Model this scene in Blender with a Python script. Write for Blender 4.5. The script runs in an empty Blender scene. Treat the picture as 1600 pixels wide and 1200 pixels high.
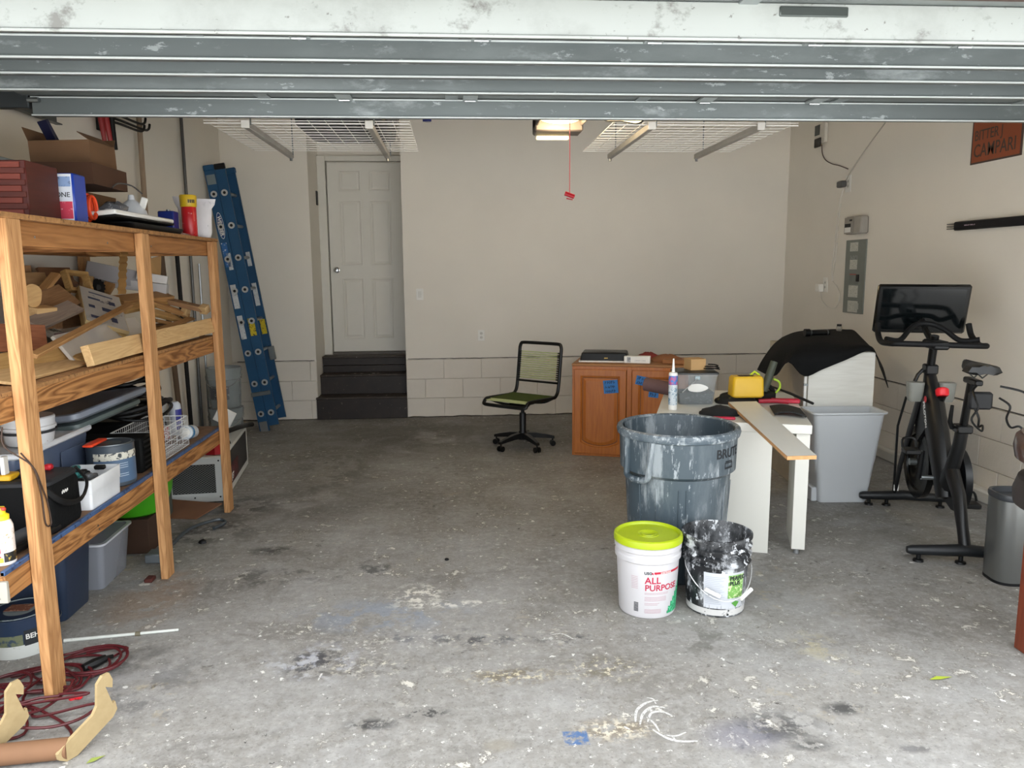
import bpy, bmesh, math, random
from mathutils import Vector, Matrix
PI = math.pi
random.seed(7)
scene = bpy.context.scene
COL = scene.collection

# ------------------------------------------------------------------ camera
F = 1200.0
CAMH = 1.57
def _axes(yaw, pitch, roll):
    y, p, r = map(math.radians, (yaw, pitch, roll))
    f = Vector((math.sin(y)*math.cos(p), math.cos(y)*math.cos(p), -math.sin(p)))
    rt = Vector((math.cos(y), -math.sin(y), 0)); up = rt.cross(f)
    return rt*math.cos(r)+up*math.sin(r), -rt*math.sin(r)+up*math.cos(r), f
RT, UP, FW = _axes(4.15, 8.5, -0.45)
CAM = Vector((0, 0, CAMH))
cd = bpy.data.cameras.new('camera'); cam = bpy.data.objects.new('camera', cd); COL.objects.link(cam)
cd.sensor_width = 36; cd.sensor_fit = 'HORIZONTAL'; cd.lens = 36*F/1600; cd.clip_start = 0.05; cd.clip_end = 200
cam.matrix_world = Matrix(((RT.x, UP.x, -FW.x, 0), (RT.y, UP.y, -FW.y, 0), (RT.z, UP.z, -FW.z, CAMH), (0, 0, 0, 1)))
scene.camera = cam

# ------------------------------------------------------------------ sky, light, exposure
w = bpy.data.worlds.new('world'); scene.world = w; w.use_nodes = True
nt = w.node_tree; bg = nt.nodes['Background']
tc = nt.nodes.new('ShaderNodeTexCoord'); sx = nt.nodes.new('ShaderNodeSeparateXYZ'); cr = nt.nodes.new('ShaderNodeValToRGB')
nt.links.new(tc.outputs['Generated'], sx.inputs[0]); nt.links.new(sx.outputs['Z'], cr.inputs[0]); nt.links.new(cr.outputs[0], bg.inputs[0])
cr.color_ramp.elements[0].position = 0.0; cr.color_ramp.elements[0].color = (0.52, 0.55, 0.58, 1)
cr.color_ramp.elements[1].position = 0.8; cr.color_ramp.elements[1].color = (0.95, 0.98, 1.0, 1)
bg.inputs[1].default_value = 2.2
sd_ = bpy.data.lights.new('sun', 'SUN'); sd_.energy = 7.0; sd_.angle = math.radians(.6); sd_.color = (1, .985, .965)
sun = bpy.data.objects.new('sun', sd_); COL.objects.link(sun); sun.location = (-4, 9, 14); sun.rotation_euler = (math.radians(-24), math.radians(-10), 0)   # high, from behind the house: lights the drive only
vs = scene.view_settings
scene.display_settings.display_device = 'sRGB'
vs.view_transform = 'Standard'; vs.look = 'None'; vs.gamma = 1; vs.use_curve_mapping = False; vs.exposure = 1.3

# ------------------------------------------------------------------ helpers
def px(x, y, ax, v):
    """point of the real plane axis=v that the photograph shows at pixel x, y (for measuring)"""
    d = FW+RT*((x-800)/F)-UP*((y-600)/F)
    return CAM+d*((v-CAM[ax])/d[ax])
def X(x, y, v): return px(x, y, 0, v)
def Y(x, y, v): return px(x, y, 1, v)
def Z(x, y, v): return px(x, y, 2, v)
def lin(h):
    h = h.lstrip('#'); c = [int(h[i:i+2], 16)/255 for i in (0, 2, 4)]
    return tuple((v/12.92 if v <= .04045 else ((v+.055)/1.055)**2.4) for v in c)+(1,)
V = Vector

class MB:
    def __init__(s): s.v = []; s.f = []
    def add(s, vs, fs, M=None):
        o = len(s.v)
        s.v += [(M @ V(p)) if M else V(p) for p in vs]
        s.f += [[i+o for i in f] for f in fs]
        return s
    def box(s, c, d, b=0.0, M=None, seg=1):
        """box by centre and full size, optional bevel"""
        x, y, z = d[0]/2, d[1]/2, d[2]/2; cx, cy, cz = c
        if b <= 0:
            vs = [(cx+i*x, cy+j*y, cz+k*z) for i in (-1, 1) for j in (-1, 1) for k in (-1, 1)]
            return s.add(vs, [(0, 1, 3, 2), (4, 6, 7, 5), (0, 4, 5, 1), (2, 3, 7, 6), (0, 2, 6, 4), (1, 5, 7, 3)], M)
        bm = bmesh.new(); bmesh.ops.create_cube(bm, size=1)
        for v in bm.verts: v.co = V((v.co.x*d[0]+cx, v.co.y*d[1]+cy, v.co.z*d[2]+cz))
        bmesh.ops.bevel(bm, geom=list(bm.edges), offset=min(b, min(d)*.45), segments=seg, affect='EDGES', profile=.5)
        bm.verts.ensure_lookup_table()
        vs = [v.co.copy() for v in bm.verts]; fs = [[v.index for v in f.verts] for f in bm.faces]; bm.free()
        return s.add(vs, fs, M)
    def bb(s, x0, x1, y0, y1, z0, z1, b=0, M=None): return s.box(((x0+x1)/2, (y0+y1)/2, (z0+z1)/2), (abs(x1-x0), abs(y1-y0), abs(z1-z0)), b, M)
    def tube(s, pts, r, n=8, closed=False, cap=True, flat=1.0, up=None):
        pts = [V(p) for p in pts]; m = len(pts); rs = r if isinstance(r, (list, tuple)) else [r]*m
        ts = []
        for i in range(m):
            a = pts[i-1] if (i > 0 or closed) else pts[i]; b = pts[(i+1) % m] if (i < m-1 or closed) else pts[i]
            t = b-a
            ts.append(t.normalized() if t.length > 1e-9 else V((0, 0, 1)))
        u = up and V(up) or (V((0, 0, 1)) if abs(ts[0].z) < .9 else V((1, 0, 0)))
        nrm = (u-ts[0]*u.dot(ts[0])).normalized(); vs = []; fs = []
        for i in range(m):
            nrm = nrm-ts[i]*nrm.dot(ts[i]); nrm = nrm.normalized() if nrm.length > 1e-6 else ts[i].orthogonal().normalized()
            bn = ts[i].cross(nrm)
            for k in range(n):
                a = 2*PI*k/n; vs.append(pts[i]+nrm*(math.cos(a)*rs[i])+bn*(math.sin(a)*rs[i]*flat))
        for i in range(m if closed else m-1):
            j = (i+1) % m
            for k in range(n): fs.append((i*n+k, i*n+(k+1) % n, j*n+(k+1) % n, j*n+k))
        if cap and not closed: fs += [list(range(n))[::-1], [(m-1)*n+k for k in range(n)]]
        return s.add(vs, fs)
    def cyl(s, p0, p1, r0, r1=None, n=20, cap=True): return s.tube([p0, p1], [r0, r0 if r1 is None else r1], n, cap=cap)
    def lathe(s, prof, c=(0, 0, 0), n=32, M=None, a0=0, a1=2*PI, sx=1, sy=1):
        full = abs(a1-a0-2*PI) < 1e-6; nn = n if full else n+1; vs = []; fs = []
        for r, z in prof:
            for k in range(nn):
                a = a0+(a1-a0)*k/n; vs.append((c[0]+sx*r*math.cos(a), c[1]+sy*r*math.sin(a), c[2]+z))
        for i in range(len(prof)-1):
            for k in range(n):
                l = (k+1) % nn; fs.append((i*nn+k, i*nn+l, (i+1)*nn+l, (i+1)*nn+k))
        return s.add(vs, fs, M)
    def prism(s, poly, t0, t1, M=None):
        """polygon in local XY from height t0 to t1"""
        n = len(poly); vs = [(a, b, t0) for a, b in poly]+[(a, b, t1) for a, b in poly]
        return s.add(vs, [list(range(n))[::-1], [n+i for i in range(n)]]+[(i, (i+1) % n, n+(i+1) % n, n+i) for i in range(n)], M)
    def grid(s, fn, nu, nv, th=0.0):
        vs = [V(fn(i/nu, j/nv)) for i in range(nu+1) for j in range(nv+1)]
        q = lambda i, j: i*(nv+1)+j
        fs = [(q(i, j), q(i+1, j), q(i+1, j+1), q(i, j+1)) for i in range(nu) for j in range(nv)]
        if th:
            N = len(vs); ns = [V((0, 0, 0)) for _ in vs]
            for f in fs:
                nn = (vs[f[1]]-vs[f[0]]).cross(vs[f[3]]-vs[f[0]])
                for i in f: ns[i] += nn
            vs2 = [v-(n.normalized()*th if n.length > 1e-12 else V((0, 0, th))) for v, n in zip(vs, ns)]
            fs2 = [tuple(i+N for i in reversed(f)) for f in fs]
            ed = [(q(i, 0), q(i+1, 0)) for i in range(nu)]+[(q(nu, j), q(nu, j+1)) for j in range(nv)]+[(q(i+1, nv), q(i, nv)) for i in range(nu)][::-1]+[(q(0, j+1), q(0, j)) for j in range(nv)]
            fs2 += [(b, a, a+N, b+N) for a, b in ed]
            return s.add(vs+vs2, fs+fs2)
        return s.add(vs, fs)
    def loft(s, rings, cap=True):
        n = len(rings[0]); vs = [p for r in rings for p in r]; fs = []
        for i in range(len(rings)-1):
            for k in range(n): fs.append((i*n+k, i*n+(k+1) % n, (i+1)*n+(k+1) % n, (i+1)*n+k))
        if cap: fs += [list(range(n))[::-1], [(len(rings)-1)*n+k for k in range(n)]]
        return s.add(vs, fs)
    def build(s, name, m, parent=None, smooth=True, world=False, label=None):
        me = bpy.data.meshes.new(name)
        vs = s.v
        if world and parent: iv = WM(parent).inverted(); vs = [iv @ v for v in vs]
        me.from_pydata([tuple(v) for v in vs], [], s.f); me.update()
        bm = bmesh.new(); bm.from_mesh(me); bmesh.ops.recalc_face_normals(bm, faces=bm.faces); bm.to_mesh(me); bm.free()
        if smooth:
            for p in me.polygons: p.use_smooth = True
            me.set_sharp_from_angle(angle=math.radians(38))
        me.materials.append(m)
        o = bpy.data.objects.new(name, me); COL.objects.link(o)
        if parent: o.parent = parent
        if label: o['label'] = label
        return o
_W = {}
def WM(o):
    m = o.matrix_basis.copy() if hasattr(o, 'matrix_basis') else Matrix()
    while o.parent: o = o.parent; m = o.matrix_basis @ m
    return m
def tag(o, label, cat, group=None):
    o['label'] = label; o['category'] = cat
    if group: o['group'] = group
    return o
def thing(name, label, cat, loc=(0, 0, 0), rz=0.0, group=None, rot=None, M=None):
    o = bpy.data.objects.new(name, None); COL.objects.link(o); o.empty_display_size = .05
    if M is not None: o.matrix_basis = M
    else: o.location = loc; o.rotation_euler = rot or (0, 0, rz)
    return tag(o, label, cat, group)
def one(mb, name, m, label, cat, loc=(0, 0, 0), rz=0.0, group=None, rot=None, smooth=True, M=None):
    o = mb.build(name, m, smooth=smooth)
    if M is not None: o.matrix_basis = M
    else: o.location = loc; o.rotation_euler = rot or (0, 0, rz)
    return tag(o, label, cat, group)
def struct(mb, name, m, smooth=False):
    o = mb.build(name, m, smooth=smooth); o['kind'] = 'structure'; return o
def frame_of(p0, p1, roll=0.0):
    """matrix at p0 with local X towards p1; roll 0 lies flat, 90 stands on edge"""
    p0 = V(p0); x = (V(p1)-p0).normalized(); r = V((0, 0, 1)) if abs(x.z) < .95 else V((0, 1, 0))
    z = (r-x*r.dot(x)).normalized(); y = z.cross(x); a = math.radians(roll)
    y2 = y*math.cos(a)+z*math.sin(a); z2 = -y*math.sin(a)+z*math.cos(a)
    M = Matrix.Identity(4)
    for i in range(3): M[i][0], M[i][1], M[i][2], M[i][3] = x[i], y2[i], z2[i], p0[i]
    return M
def board(name, p0, p1, wd, th, roll, m, label, cat, b=.002, group=None):
    L = (V(p1)-V(p0)).length
    return one(MB().box((L/2, 0, 0), (L, wd, th), b), name, m, label, cat, M=frame_of(p0, p1, roll), group=group)
def facing(o, right, up, at):
    """matrix with local X=right, local Y=up"""
    r = V(right).normalized(); u = V(up); u = (u-r*u.dot(r)).normalized(); n = r.cross(u); M = Matrix.Identity(4)
    for i in range(3): M[i][0], M[i][1], M[i][2], M[i][3] = r[i], u[i], n[i], at[i]
    return M
def text(body, size, m, name='lettering', parent=None, M=None, bold=0.0, ext=.0004, cyl=None, align='LEFT', squash=1.0, world=False, label=None):
    cu = bpy.data.curves.new('t', 'FONT'); cu.body = body; cu.size = size; cu.extrude = ext; cu.offset = bold*size; cu.align_x = align; cu.resolution_u = 3
    t = bpy.data.objects.new('t', cu); COL.objects.link(t)
    bpy.context.view_layer.update()
    me = bpy.data.meshes.new_from_object(t.evaluated_get(bpy.context.evaluated_depsgraph_get()))
    bpy.data.objects.remove(t); bpy.data.curves.remove(cu)
    me.name = name; iv = WM(parent).inverted() if (parent and world) else None
    for v in me.vertices:
        p = v.co.copy(); p.x *= squash
        if cyl:      # (cx, cy, radius fn of z, z0, start angle): wrap round a vertical cylinder
            cx, cy, rf, z0, a0 = cyl; z = z0+p.y; r = rf(z)+p.z+ext; a = a0+p.x/rf(z0)
            p = V((cx+r*math.cos(a), cy+r*math.sin(a), z))
        elif M is not None: p = M @ p
        if iv: p = iv @ p
        v.co = p
    me.materials.clear(); me.materials.append(m)
    o = bpy.data.objects.new(name, me); COL.objects.link(o)
    if parent: o.parent = parent
    if label: o['label'] = label
    return o
def patch(cx, cy, rf, a0, a1, z0, z1, n=16, off=.0006, th=.0005):
    mb = MB()
    mb.grid(lambda u, v: (cx+(rf(z0+(z1-z0)*v)+off)*math.cos(a0+(a1-a0)*u), cy+(rf(z0+(z1-z0)*v)+off)*math.sin(a0+(a1-a0)*u), z0+(z1-z0)*v), n, 4, th)
    return mb
def arc(c, r, a0, a1, n, ax='xy', z=0):
    return [(c[0]+r*math.cos(a0+(a1-a0)*i/n), c[1]+r*math.sin(a0+(a1-a0)*i/n)) for i in range(n+1)]
def rrect(x0, x1, y0, y1, r, n=4):
    p = []
    for cx, cy, a in ((x1-r, y1-r, 0), (x0+r, y1-r, PI/2), (x0+r, y0+r, PI), (x1-r, y0+r, 1.5*PI)): p += arc((cx, cy), r, a, a+PI/2, n)
    return p
def smoothpath(pts, k=6, closed=False):
    pts = [V(p) for p in pts]; n = len(pts); out = []
    for i in range(n if closed else n-1):
        if closed: a, b, c, d = pts[i-1], pts[i], pts[(i+1) % n], pts[(i+2) % n]
        else: a, b, c, d = pts[max(i-1, 0)], pts[i], pts[i+1], pts[min(i+2, n-1)]
        for j in range(k):
            t = j/k; out.append(.5*((2*b)+(c-a)*t+(2*a-5*b+4*c-d)*t*t+(3*b-a-3*c+d)*t**3))
    if not closed: out.append(pts[-1])
    return out

# ------------------------------------------------------------------ materials
MATS = {}
def _new(name):
    m = bpy.data.materials.new(name); m.use_nodes = True; n = m.node_tree
    return m, n, n.nodes['Principled BSDF']
def mat(h, rough=.5, metal=0.0, var=0.08, sc=8.0, bump=0.0, bsc=60.0, alpha=1.0, trans=0.0, emit=0.0, spec=.5, coat=0.0, mott=None, mthr=.55, msc=None):
    """plain surface with a little procedural unevenness; mott = second colour in patches"""
    key = (h, rough, metal, var, sc, bump, bsc, alpha, trans, emit, spec, coat, mott, mthr, msc)
    if key in MATS: return MATS[key]
    m, n, b = _new('m_'+h); N, L = n.nodes, n.links
    b.inputs['Roughness'].default_value = rough; b.inputs['Metallic'].default_value = metal
    b.inputs['Alpha'].default_value = alpha; b.inputs['Transmission Weight'].default_value = trans
    b.inputs['Specular IOR Level'].default_value = spec; b.inputs['Coat Weight'].default_value = coat
    c = lin(h); t = N.new('ShaderNodeTexCoord')
    no = N.new('ShaderNodeTexNoise'); no.inputs['Scale'].default_value = sc; no.inputs['Detail'].default_value = 5
    L.new(t.outputs['Object'], no.inputs['Vector'])
    r = N.new('ShaderNodeValToRGB'); L.new(no.outputs['Fac'], r.inputs[0])
    r.color_ramp.elements[0].position = .3; r.color_ramp.elements[1].position = .7
    r.color_ramp.elements[0].color = tuple(max(0, v*(1-var)) for v in c[:3])+(1,); r.color_ramp.elements[1].color = tuple(min(1, v*(1+var)) for v in c[:3])+(1,)
    out = r.outputs[0]
    if mott:
        n2 = N.new('ShaderNodeTexNoise'); n2.inputs['Scale'].default_value = msc or sc*3; n2.inputs['Detail'].default_value = 8; n2.inputs['Roughness'].default_value = .65
        L.new(t.outputs['Object'], n2.inputs['Vector'])
        r2 = N.new('ShaderNodeValToRGB'); L.new(n2.outputs['Fac'], r2.inputs[0]); r2.color_ramp.elements[0].position = mthr; r2.color_ramp.elements[1].position = mthr+.06
        mx = N.new('ShaderNodeMixRGB'); L.new(r2.outputs[0], mx.inputs[0]); L.new(out, mx.inputs[1]); mx.inputs[2].default_value = lin(mott); out = mx.outputs[0]
    L.new(out, b.inputs['Base Color'])
    if emit: L.new(out, b.inputs['Emission Color']); b.inputs['Emission Strength'].default_value = emit
    if bump:
        nb = N.new('ShaderNodeTexNoise'); nb.inputs['Scale'].default_value = bsc; nb.inputs['Detail'].default_value = 4; L.new(t.outputs['Object'], nb.inputs['Vector'])
        bp = N.new('ShaderNodeBump'); bp.inputs['Strength'].default_value = bump; bp.inputs['Distance'].default_value = .01
        L.new(nb.outputs['Fac'], bp.inputs['Height']); L.new(bp.outputs[0], b.inputs['Normal'])
    MATS[key] = m; return m
def wood(c1, c2, axis='X', sc=14.0, rough=.6, ring=.35, seed=0, coat=0.0):
    key = ('wood', c1, c2, axis, sc, rough, ring, seed, coat)
    if key in MATS: return MATS[key]
    m, n, b = _new('m_wood_'+c1); N, L = n.nodes, n.links; b.inputs['Roughness'].default_value = rough; b.inputs['Coat Weight'].default_value = coat; b.inputs['Specular IOR Level'].default_value = .3
    t = N.new('ShaderNodeTexCoord'); mp = N.new('ShaderNodeMapping'); L.new(t.outputs['Object'], mp.inputs[0])
    s = [sc]*3; s['XYZ'.index(axis)] = sc*.09; mp.inputs['Scale'].default_value = s; mp.inputs['Location'].default_value = (seed*3.1, seed*1.7, seed)
    n1 = N.new('ShaderNodeTexNoise'); n1.inputs['Scale'].default_value = 1.0; n1.inputs['Detail'].default_value = 3; n1.inputs['Distortion'].default_value = .6; L.new(mp.outputs[0], n1.inputs['Vector'])
    # growth rings: contour lines of the stretched noise
    mm = N.new('ShaderNodeMath'); mm.operation = 'MULTIPLY'; mm.inputs[1].default_value = 18; L.new(n1.outputs['Fac'], mm.inputs[0])
    fr = N.new('ShaderNodeMath'); fr.operation = 'PINGPONG'; fr.inputs[1].default_value = 1.0; L.new(mm.outputs[0], fr.inputs[0])
    n2 = N.new('ShaderNodeTexNoise'); n2.inputs['Scale'].default_value = 7.0; n2.inputs['Detail'].default_value = 6; L.new(mp.outputs[0], n2.inputs['Vector'])
    r = N.new('ShaderNodeValToRGB'); r.color_ramp.elements[0].position = .0; r.color_ramp.elements[1].position = 1.0
    r.color_ramp.elements[0].color = lin(c1); r.color_ramp.elements[1].color = lin(c2)
    ad = N.new('ShaderNodeMixRGB'); ad.inputs[0].default_value = 1-ring; L.new(fr.outputs[0], ad.inputs[1]); L.new(n2.outputs['Fac'], ad.inputs[2]); L.new(ad.outputs[0], r.inputs[0])
    L.new(r.outputs[0], b.inputs['Base Color'])
    bp = N.new('ShaderNodeBump'); bp.inputs['Strength'].default_value = .15; bp.inputs['Distance'].default_value = .004; L.new(n2.outputs['Fac'], bp.inputs['Height']); L.new(bp.outputs[0], b.inputs['Normal'])
    MATS[key] = m; return m
def streak(base, spl, axis='Z', thr=.56, sc=9.0, rough=.55, stretch=.25, metal=0.0, fine=40.0):
    """base colour smeared and spattered with a second one (dried paint or plaster)"""
    key = ('streak', base, spl, axis, thr, sc, rough, stretch, metal, fine)
    if key in MATS: return MATS[key]
    m, n, b = _new('m_streak_'+base); N, L = n.nodes, n.links; b.inputs['Roughness'].default_value = rough; b.inputs['Metallic'].default_value = metal
    t = N.new('ShaderNodeTexCoord'); mp = N.new('ShaderNodeMapping'); L.new(t.outputs['Object'], mp.inputs[0])
    s = [1.0]*3; s['XYZ'.index(axis)] = stretch; mp.inputs['Scale'].default_value = s
    out = None; prev = N.new('ShaderNodeRGB'); prev.outputs[0].default_value = lin(base); out = prev.outputs[0]
    for scale, th, wdt, amt in ((sc, thr, .10, .75), (fine, thr+.05, .03, .9), (sc*.4, thr-.06, .25, .35)):
        no = N.new('ShaderNodeTexNoise'); no.inputs['Scale'].default_value = scale; no.inputs['Detail'].default_value = 9; no.inputs['Roughness'].default_value = .7; L.new(mp.outputs[0], no.inputs['Vector'])
        r = N.new('ShaderNodeValToRGB'); r.color_ramp.elements[0].position = th; r.color_ramp.elements[1].position = min(.99, th+wdt); r.color_ramp.elements[1].color = (amt, amt, amt, 1); L.new(no.outputs['Fac'], r.inputs[0])
        mx = N.new('ShaderNodeMixRGB'); mx.inputs[2].default_value = lin(spl); L.new(r.outputs[0], mx.inputs[0]); L.new(out, mx.inputs[1]); out = mx.outputs[0]
    L.new(out, b.inputs['Base Color']); MATS[key] = m; return m

def concrete():
    m, n, b = _new('m_concrete'); N, L = n.nodes, n.links
    t = N.new('ShaderNodeTexCoord'); P = t.outputs['Object']
    def noise(sc, det=6, ro=.6, dist=0.0, vec=None):
        x = N.new('ShaderNodeTexNoise'); x.inputs['Scale'].default_value = sc; x.inputs['Detail'].default_value = det; x.inputs['Roughness'].default_value = ro; x.inputs['Distortion'].default_value = dist; L.new(vec or P, x.inputs['Vector']); return x
    def ramp(src, a, bb, c0=(0, 0, 0, 1), c1=(1, 1, 1, 1)):
        r = N.new('ShaderNodeValToRGB'); r.color_ramp.elements[0].position = a; r.color_ramp.elements[1].position = bb; r.color_ramp.elements[0].color = c0; r.color_ramp.elements[1].color = c1; L.new(src, r.inputs[0]); return r.outputs[0]
    def mix(fac, a, c, k=1.0):
        x = N.new('ShaderNodeMixRGB')
        if k != 1.0:
            q = N.new('ShaderNodeMath'); q.operation = 'MULTIPLY'; q.inputs[1].default_value = k; L.new(fac, q.inputs[0]); fac = q.outputs[0]
        L.new(fac, x.inputs[0]); L.new(a, x.inputs[1])
        if isinstance(c, str): x.inputs[2].default_value = lin(c)
        else: L.new(c, x.inputs[2])
        return x.outputs[0]
    def mul(a, c):
        q = N.new('ShaderNodeMath'); q.operation = 'MULTIPLY'; L.new(a, q.inputs[0]); L.new(c, q.inputs[1]); return q.outputs[0]
    col = ramp(noise(1.1, 9, .62, .4).outputs['Fac'], .3, .72, lin('#85827d'), lin('#a3a29f'))
    sm = N.new('ShaderNodeMapping'); sm.inputs['Scale'].default_value = (.9, 2.4, 1); L.new(P, sm.inputs[0])
    col = mix(ramp(noise(1.7, 10, .68, .8, sm.outputs[0]).outputs['Fac'], .5, .68), col, '#6d6a66', .5)      # trowelled dark sweeps
    col = mix(ramp(noise(22, 6, .7).outputs['Fac'], .45, .66), col, '#c0bfbd', .42)
    col = mix(ramp(noise(60, 4, .75).outputs['Fac'], .54, .64), col, '#5f5d5a', .45)                       # pores
    # pits and flaking: zones from a coarse noise times a fine one
    zone = ramp(noise(1.3, 3, .5).outputs['Fac'], .5, .6)
    pits = ramp(noise(13, 8, .75, .5).outputs['Fac'], .60, .635)
    col = mix(mul(zone, pits), col, '#4e4b48', .85)
    fz = ramp(noise(1.7, 3, .5).outputs['Fac'], .47, .58)
    fn_ = noise(11, 9, .75, .3).outputs['Fac']
    rim_ = mul(ramp(fn_, .535, .56), fz)
    col = mix(rim_, col, '#6f6a62', .55)
    flk = mul(fz, ramp(fn_, .585, .61))
    col = mix(flk, col, '#e6e3da', .85)
    tan = mul(ramp(noise(.9, 2, .5).outputs['Fac'], .55, .65), ramp(noise(8, 6, .7).outputs['Fac'], .58, .64))
    col = mix(tan, col, '#b7a98c', .6)
    col = mix(ramp(noise(34, 7, .8).outputs['Fac'], .58, .62), col, '#c9c7c2', .45)
    col = mix(ramp(noise(4.2, 8, .7, .6).outputs['Fac'], .56, .66), col, '#7a7773', .4)
    # paint drips: voronoi dots of two sizes, only some cells
    for sc, rad, keep, cc in ((12, .105, .66, '#eeeeea'), (27, .15, .70, '#ecebe7'), (6, .065, .62, '#f2f2ee'), (17, .09, .88, '#3a3938')):
        vo = N.new('ShaderNodeTexVoronoi'); vo.inputs['Scale'].default_value = sc; L.new(mixvec(N, L, P, noise(sc*3, 4, .7), .055), vo.inputs['Vector'])
        d = N.new('ShaderNodeMath'); d.operation = 'LESS_THAN'; d.inputs[1].default_value = rad; L.new(vo.outputs['Distance'], d.inputs[0])
        se = N.new('ShaderNodeSeparateColor'); L.new(vo.outputs['Color'], se.inputs[0])
        g = N.new('ShaderNodeMath'); g.operation = 'GREATER_THAN'; g.inputs[1].default_value = keep; L.new(se.outputs[0], g.inputs[0])
        col = mix(mul(d.outputs[0], g.outputs[0]), col, cc, .85)
    # particular stains, then broad rear darkening, with their own places on the slab
    sp = N.new('ShaderNodeSeparateXYZ'); L.new(P, sp.inputs[0])
    def blob(cx, cy, rx, ry, cc, k, nsc=14, thr=.45, soft=.06, square=False):
        nonlocal col
        a = N.new('ShaderNodeMath'); a.operation = 'SUBTRACT'; a.inputs[1].default_value = cx; L.new(sp.outputs['X'], a.inputs[0])
        c = N.new('ShaderNodeMath'); c.operation = 'SUBTRACT'; c.inputs[1].default_value = cy; L.new(sp.outputs['Y'], c.inputs[0])
        a2 = N.new('ShaderNodeMath'); a2.operation = 'DIVIDE'; a2.inputs[1].default_value = rx; L.new(a.outputs[0], a2.inputs[0])
        c2 = N.new('ShaderNodeMath'); c2.operation = 'DIVIDE'; c2.inputs[1].default_value = ry; L.new(c.outputs[0], c2.inputs[0])
        cm = N.new('ShaderNodeCombineXYZ'); L.new(a2.outputs[0], cm.inputs[0]); L.new(c2.outputs[0], cm.inputs[1])
        if square:
            ax_ = N.new('ShaderNodeMath'); ax_.operation = 'ABSOLUTE'; L.new(a2.outputs[0], ax_.inputs[0])
            ay_ = N.new('ShaderNodeMath'); ay_.operation = 'ABSOLUTE'; L.new(c2.outputs[0], ay_.inputs[0])
            le = N.new('ShaderNodeMath'); le.operation = 'MAXIMUM'; L.new(ax_.outputs[0], le.inputs[0]); L.new(ay_.outputs[0], le.inputs[1]); dist = le.outputs[0]
        else:
            le = N.new('ShaderNodeVectorMath'); le.operation = 'LENGTH'; L.new(cm.outputs[0], le.inputs[0]); dist = le.outputs['Value']
        fall = ramp(dist, .35 if not square else .85, 1.0, (1, 1, 1, 1), (0, 0, 0, 1))
        col = mix(mul(fall, ramp(noise(nsc, 8, .7).outputs['Fac'], thr, thr+soft)), col, cc, k)
    def fl(x, y): p = Z(x, y, 0); return p.x, p.y
    for (x, y, rx, ry, cc, k, nsc, thr) in (
        (490, 1035, .17, .16, '#47474c', .9, 16, .47), (490, 1035, .26, .2, '#c9ccd6', .6, 12, .52), (580, 1132, .12, .05, '#3f3f40', .9, 20, .45), (665, 1115, .12, .05, '#3c3c3c', .9, 22, .5),
        (1215, 1135, .2, .12, '#4a4a4b', .85, 14, .46), (1318, 1107, .1, .05, '#474747', .9, 18, .43), (1268, 1165, .09, .04, '#4b4b4b', .85, 18, .43), (1160, 1150, .17, .12, '#77778a', .45, 6, .4),
        (1432, 1170, .1, .03, '#555353', .8, 18, .43), (640, 995, .5, .1, '#53555c', .75, 12, .53), (600, 960, .5, .22, '#8d9bb0', .5, 5, .47), (750, 1000, .3, .06, '#47484d', .85, 14, .5),
        (880, 998, .16, .06, '#3f4045', .9, 14, .5), (875, 995, .18, .07, '#e6e6e4', .7, 16, .55), (800, 1057, .26, .09, '#6f6450', .7, 18, .47), (800, 1057, .22, .07, '#e0d6b8', .8, 38, .53), (945, 1045, .24, .14, '#6f6755', .6, 16, .5), (945, 1045, .22, .12, '#ded6bf', .8, 34, .54),
        (655, 930, .16, .16, '#efece2', .8, 22, .5), (700, 944, .34, .05, '#f0eee6', .85, 14, .5), (570, 1045, .22, .12, '#5f5a52', .6, 20, .5), (570, 1040, .22, .12, '#e2dccb', .7, 34, .54), (760, 1000, .3, .12, '#d8d2c2', .6, 30, .56), (455, 985, .3, .2, '#e9e7e0', .6, 30, .57), (620, 1000, .4, .14, '#ece9e2', .6, 26, .56), (960, 1140, .18, .09, '#7a6d58', .7, 18, .46), (960, 1140, .16, .08, '#e6dcc6', .8, 40, .5), (1110, 1000, .25, .22, '#66665f', .6, 10, .5),
        (1275, 1010, .12, .18, '#bdb493', .5, 10, .48), (780, 1165, .07, .05, '#989387', .6, 8, .3), (585, 890, .16, .13, '#3f3e3d', .8, 10, .5), (425, 860, .16, .09, '#3d3c3b', .85, 9, .48),
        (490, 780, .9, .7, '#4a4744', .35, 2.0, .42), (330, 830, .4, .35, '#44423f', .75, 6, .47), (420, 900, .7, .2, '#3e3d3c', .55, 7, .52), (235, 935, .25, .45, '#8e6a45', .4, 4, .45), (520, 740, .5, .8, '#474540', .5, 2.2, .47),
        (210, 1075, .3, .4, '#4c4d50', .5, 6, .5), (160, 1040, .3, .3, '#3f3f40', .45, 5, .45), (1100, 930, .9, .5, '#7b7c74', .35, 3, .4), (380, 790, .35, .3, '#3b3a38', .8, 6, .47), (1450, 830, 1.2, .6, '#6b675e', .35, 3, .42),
        (700, 680, 2.2, 1.1, '#55504a', .55, 1.2, .35), (750, 600, 2.6, 2.3, '#5a554f', .45, .8, .3)):  # broad rear darkening: part dirtier slab, part shade put into the colour
        cx, cy = fl(x, y); blob(cx, cy, rx, ry, cc, k, nsc, thr)
    cx, cy = fl(900, 1153); blob(cx, cy, .045, .042, '#3f699f', .85, 45, .42, .12, True)
    hz_ = ramp(noise(2.2, 8, .7, .5).outputs['Fac'], .48, .75); col = mix(hz_, col, '#c4c6c9', .35)
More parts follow.
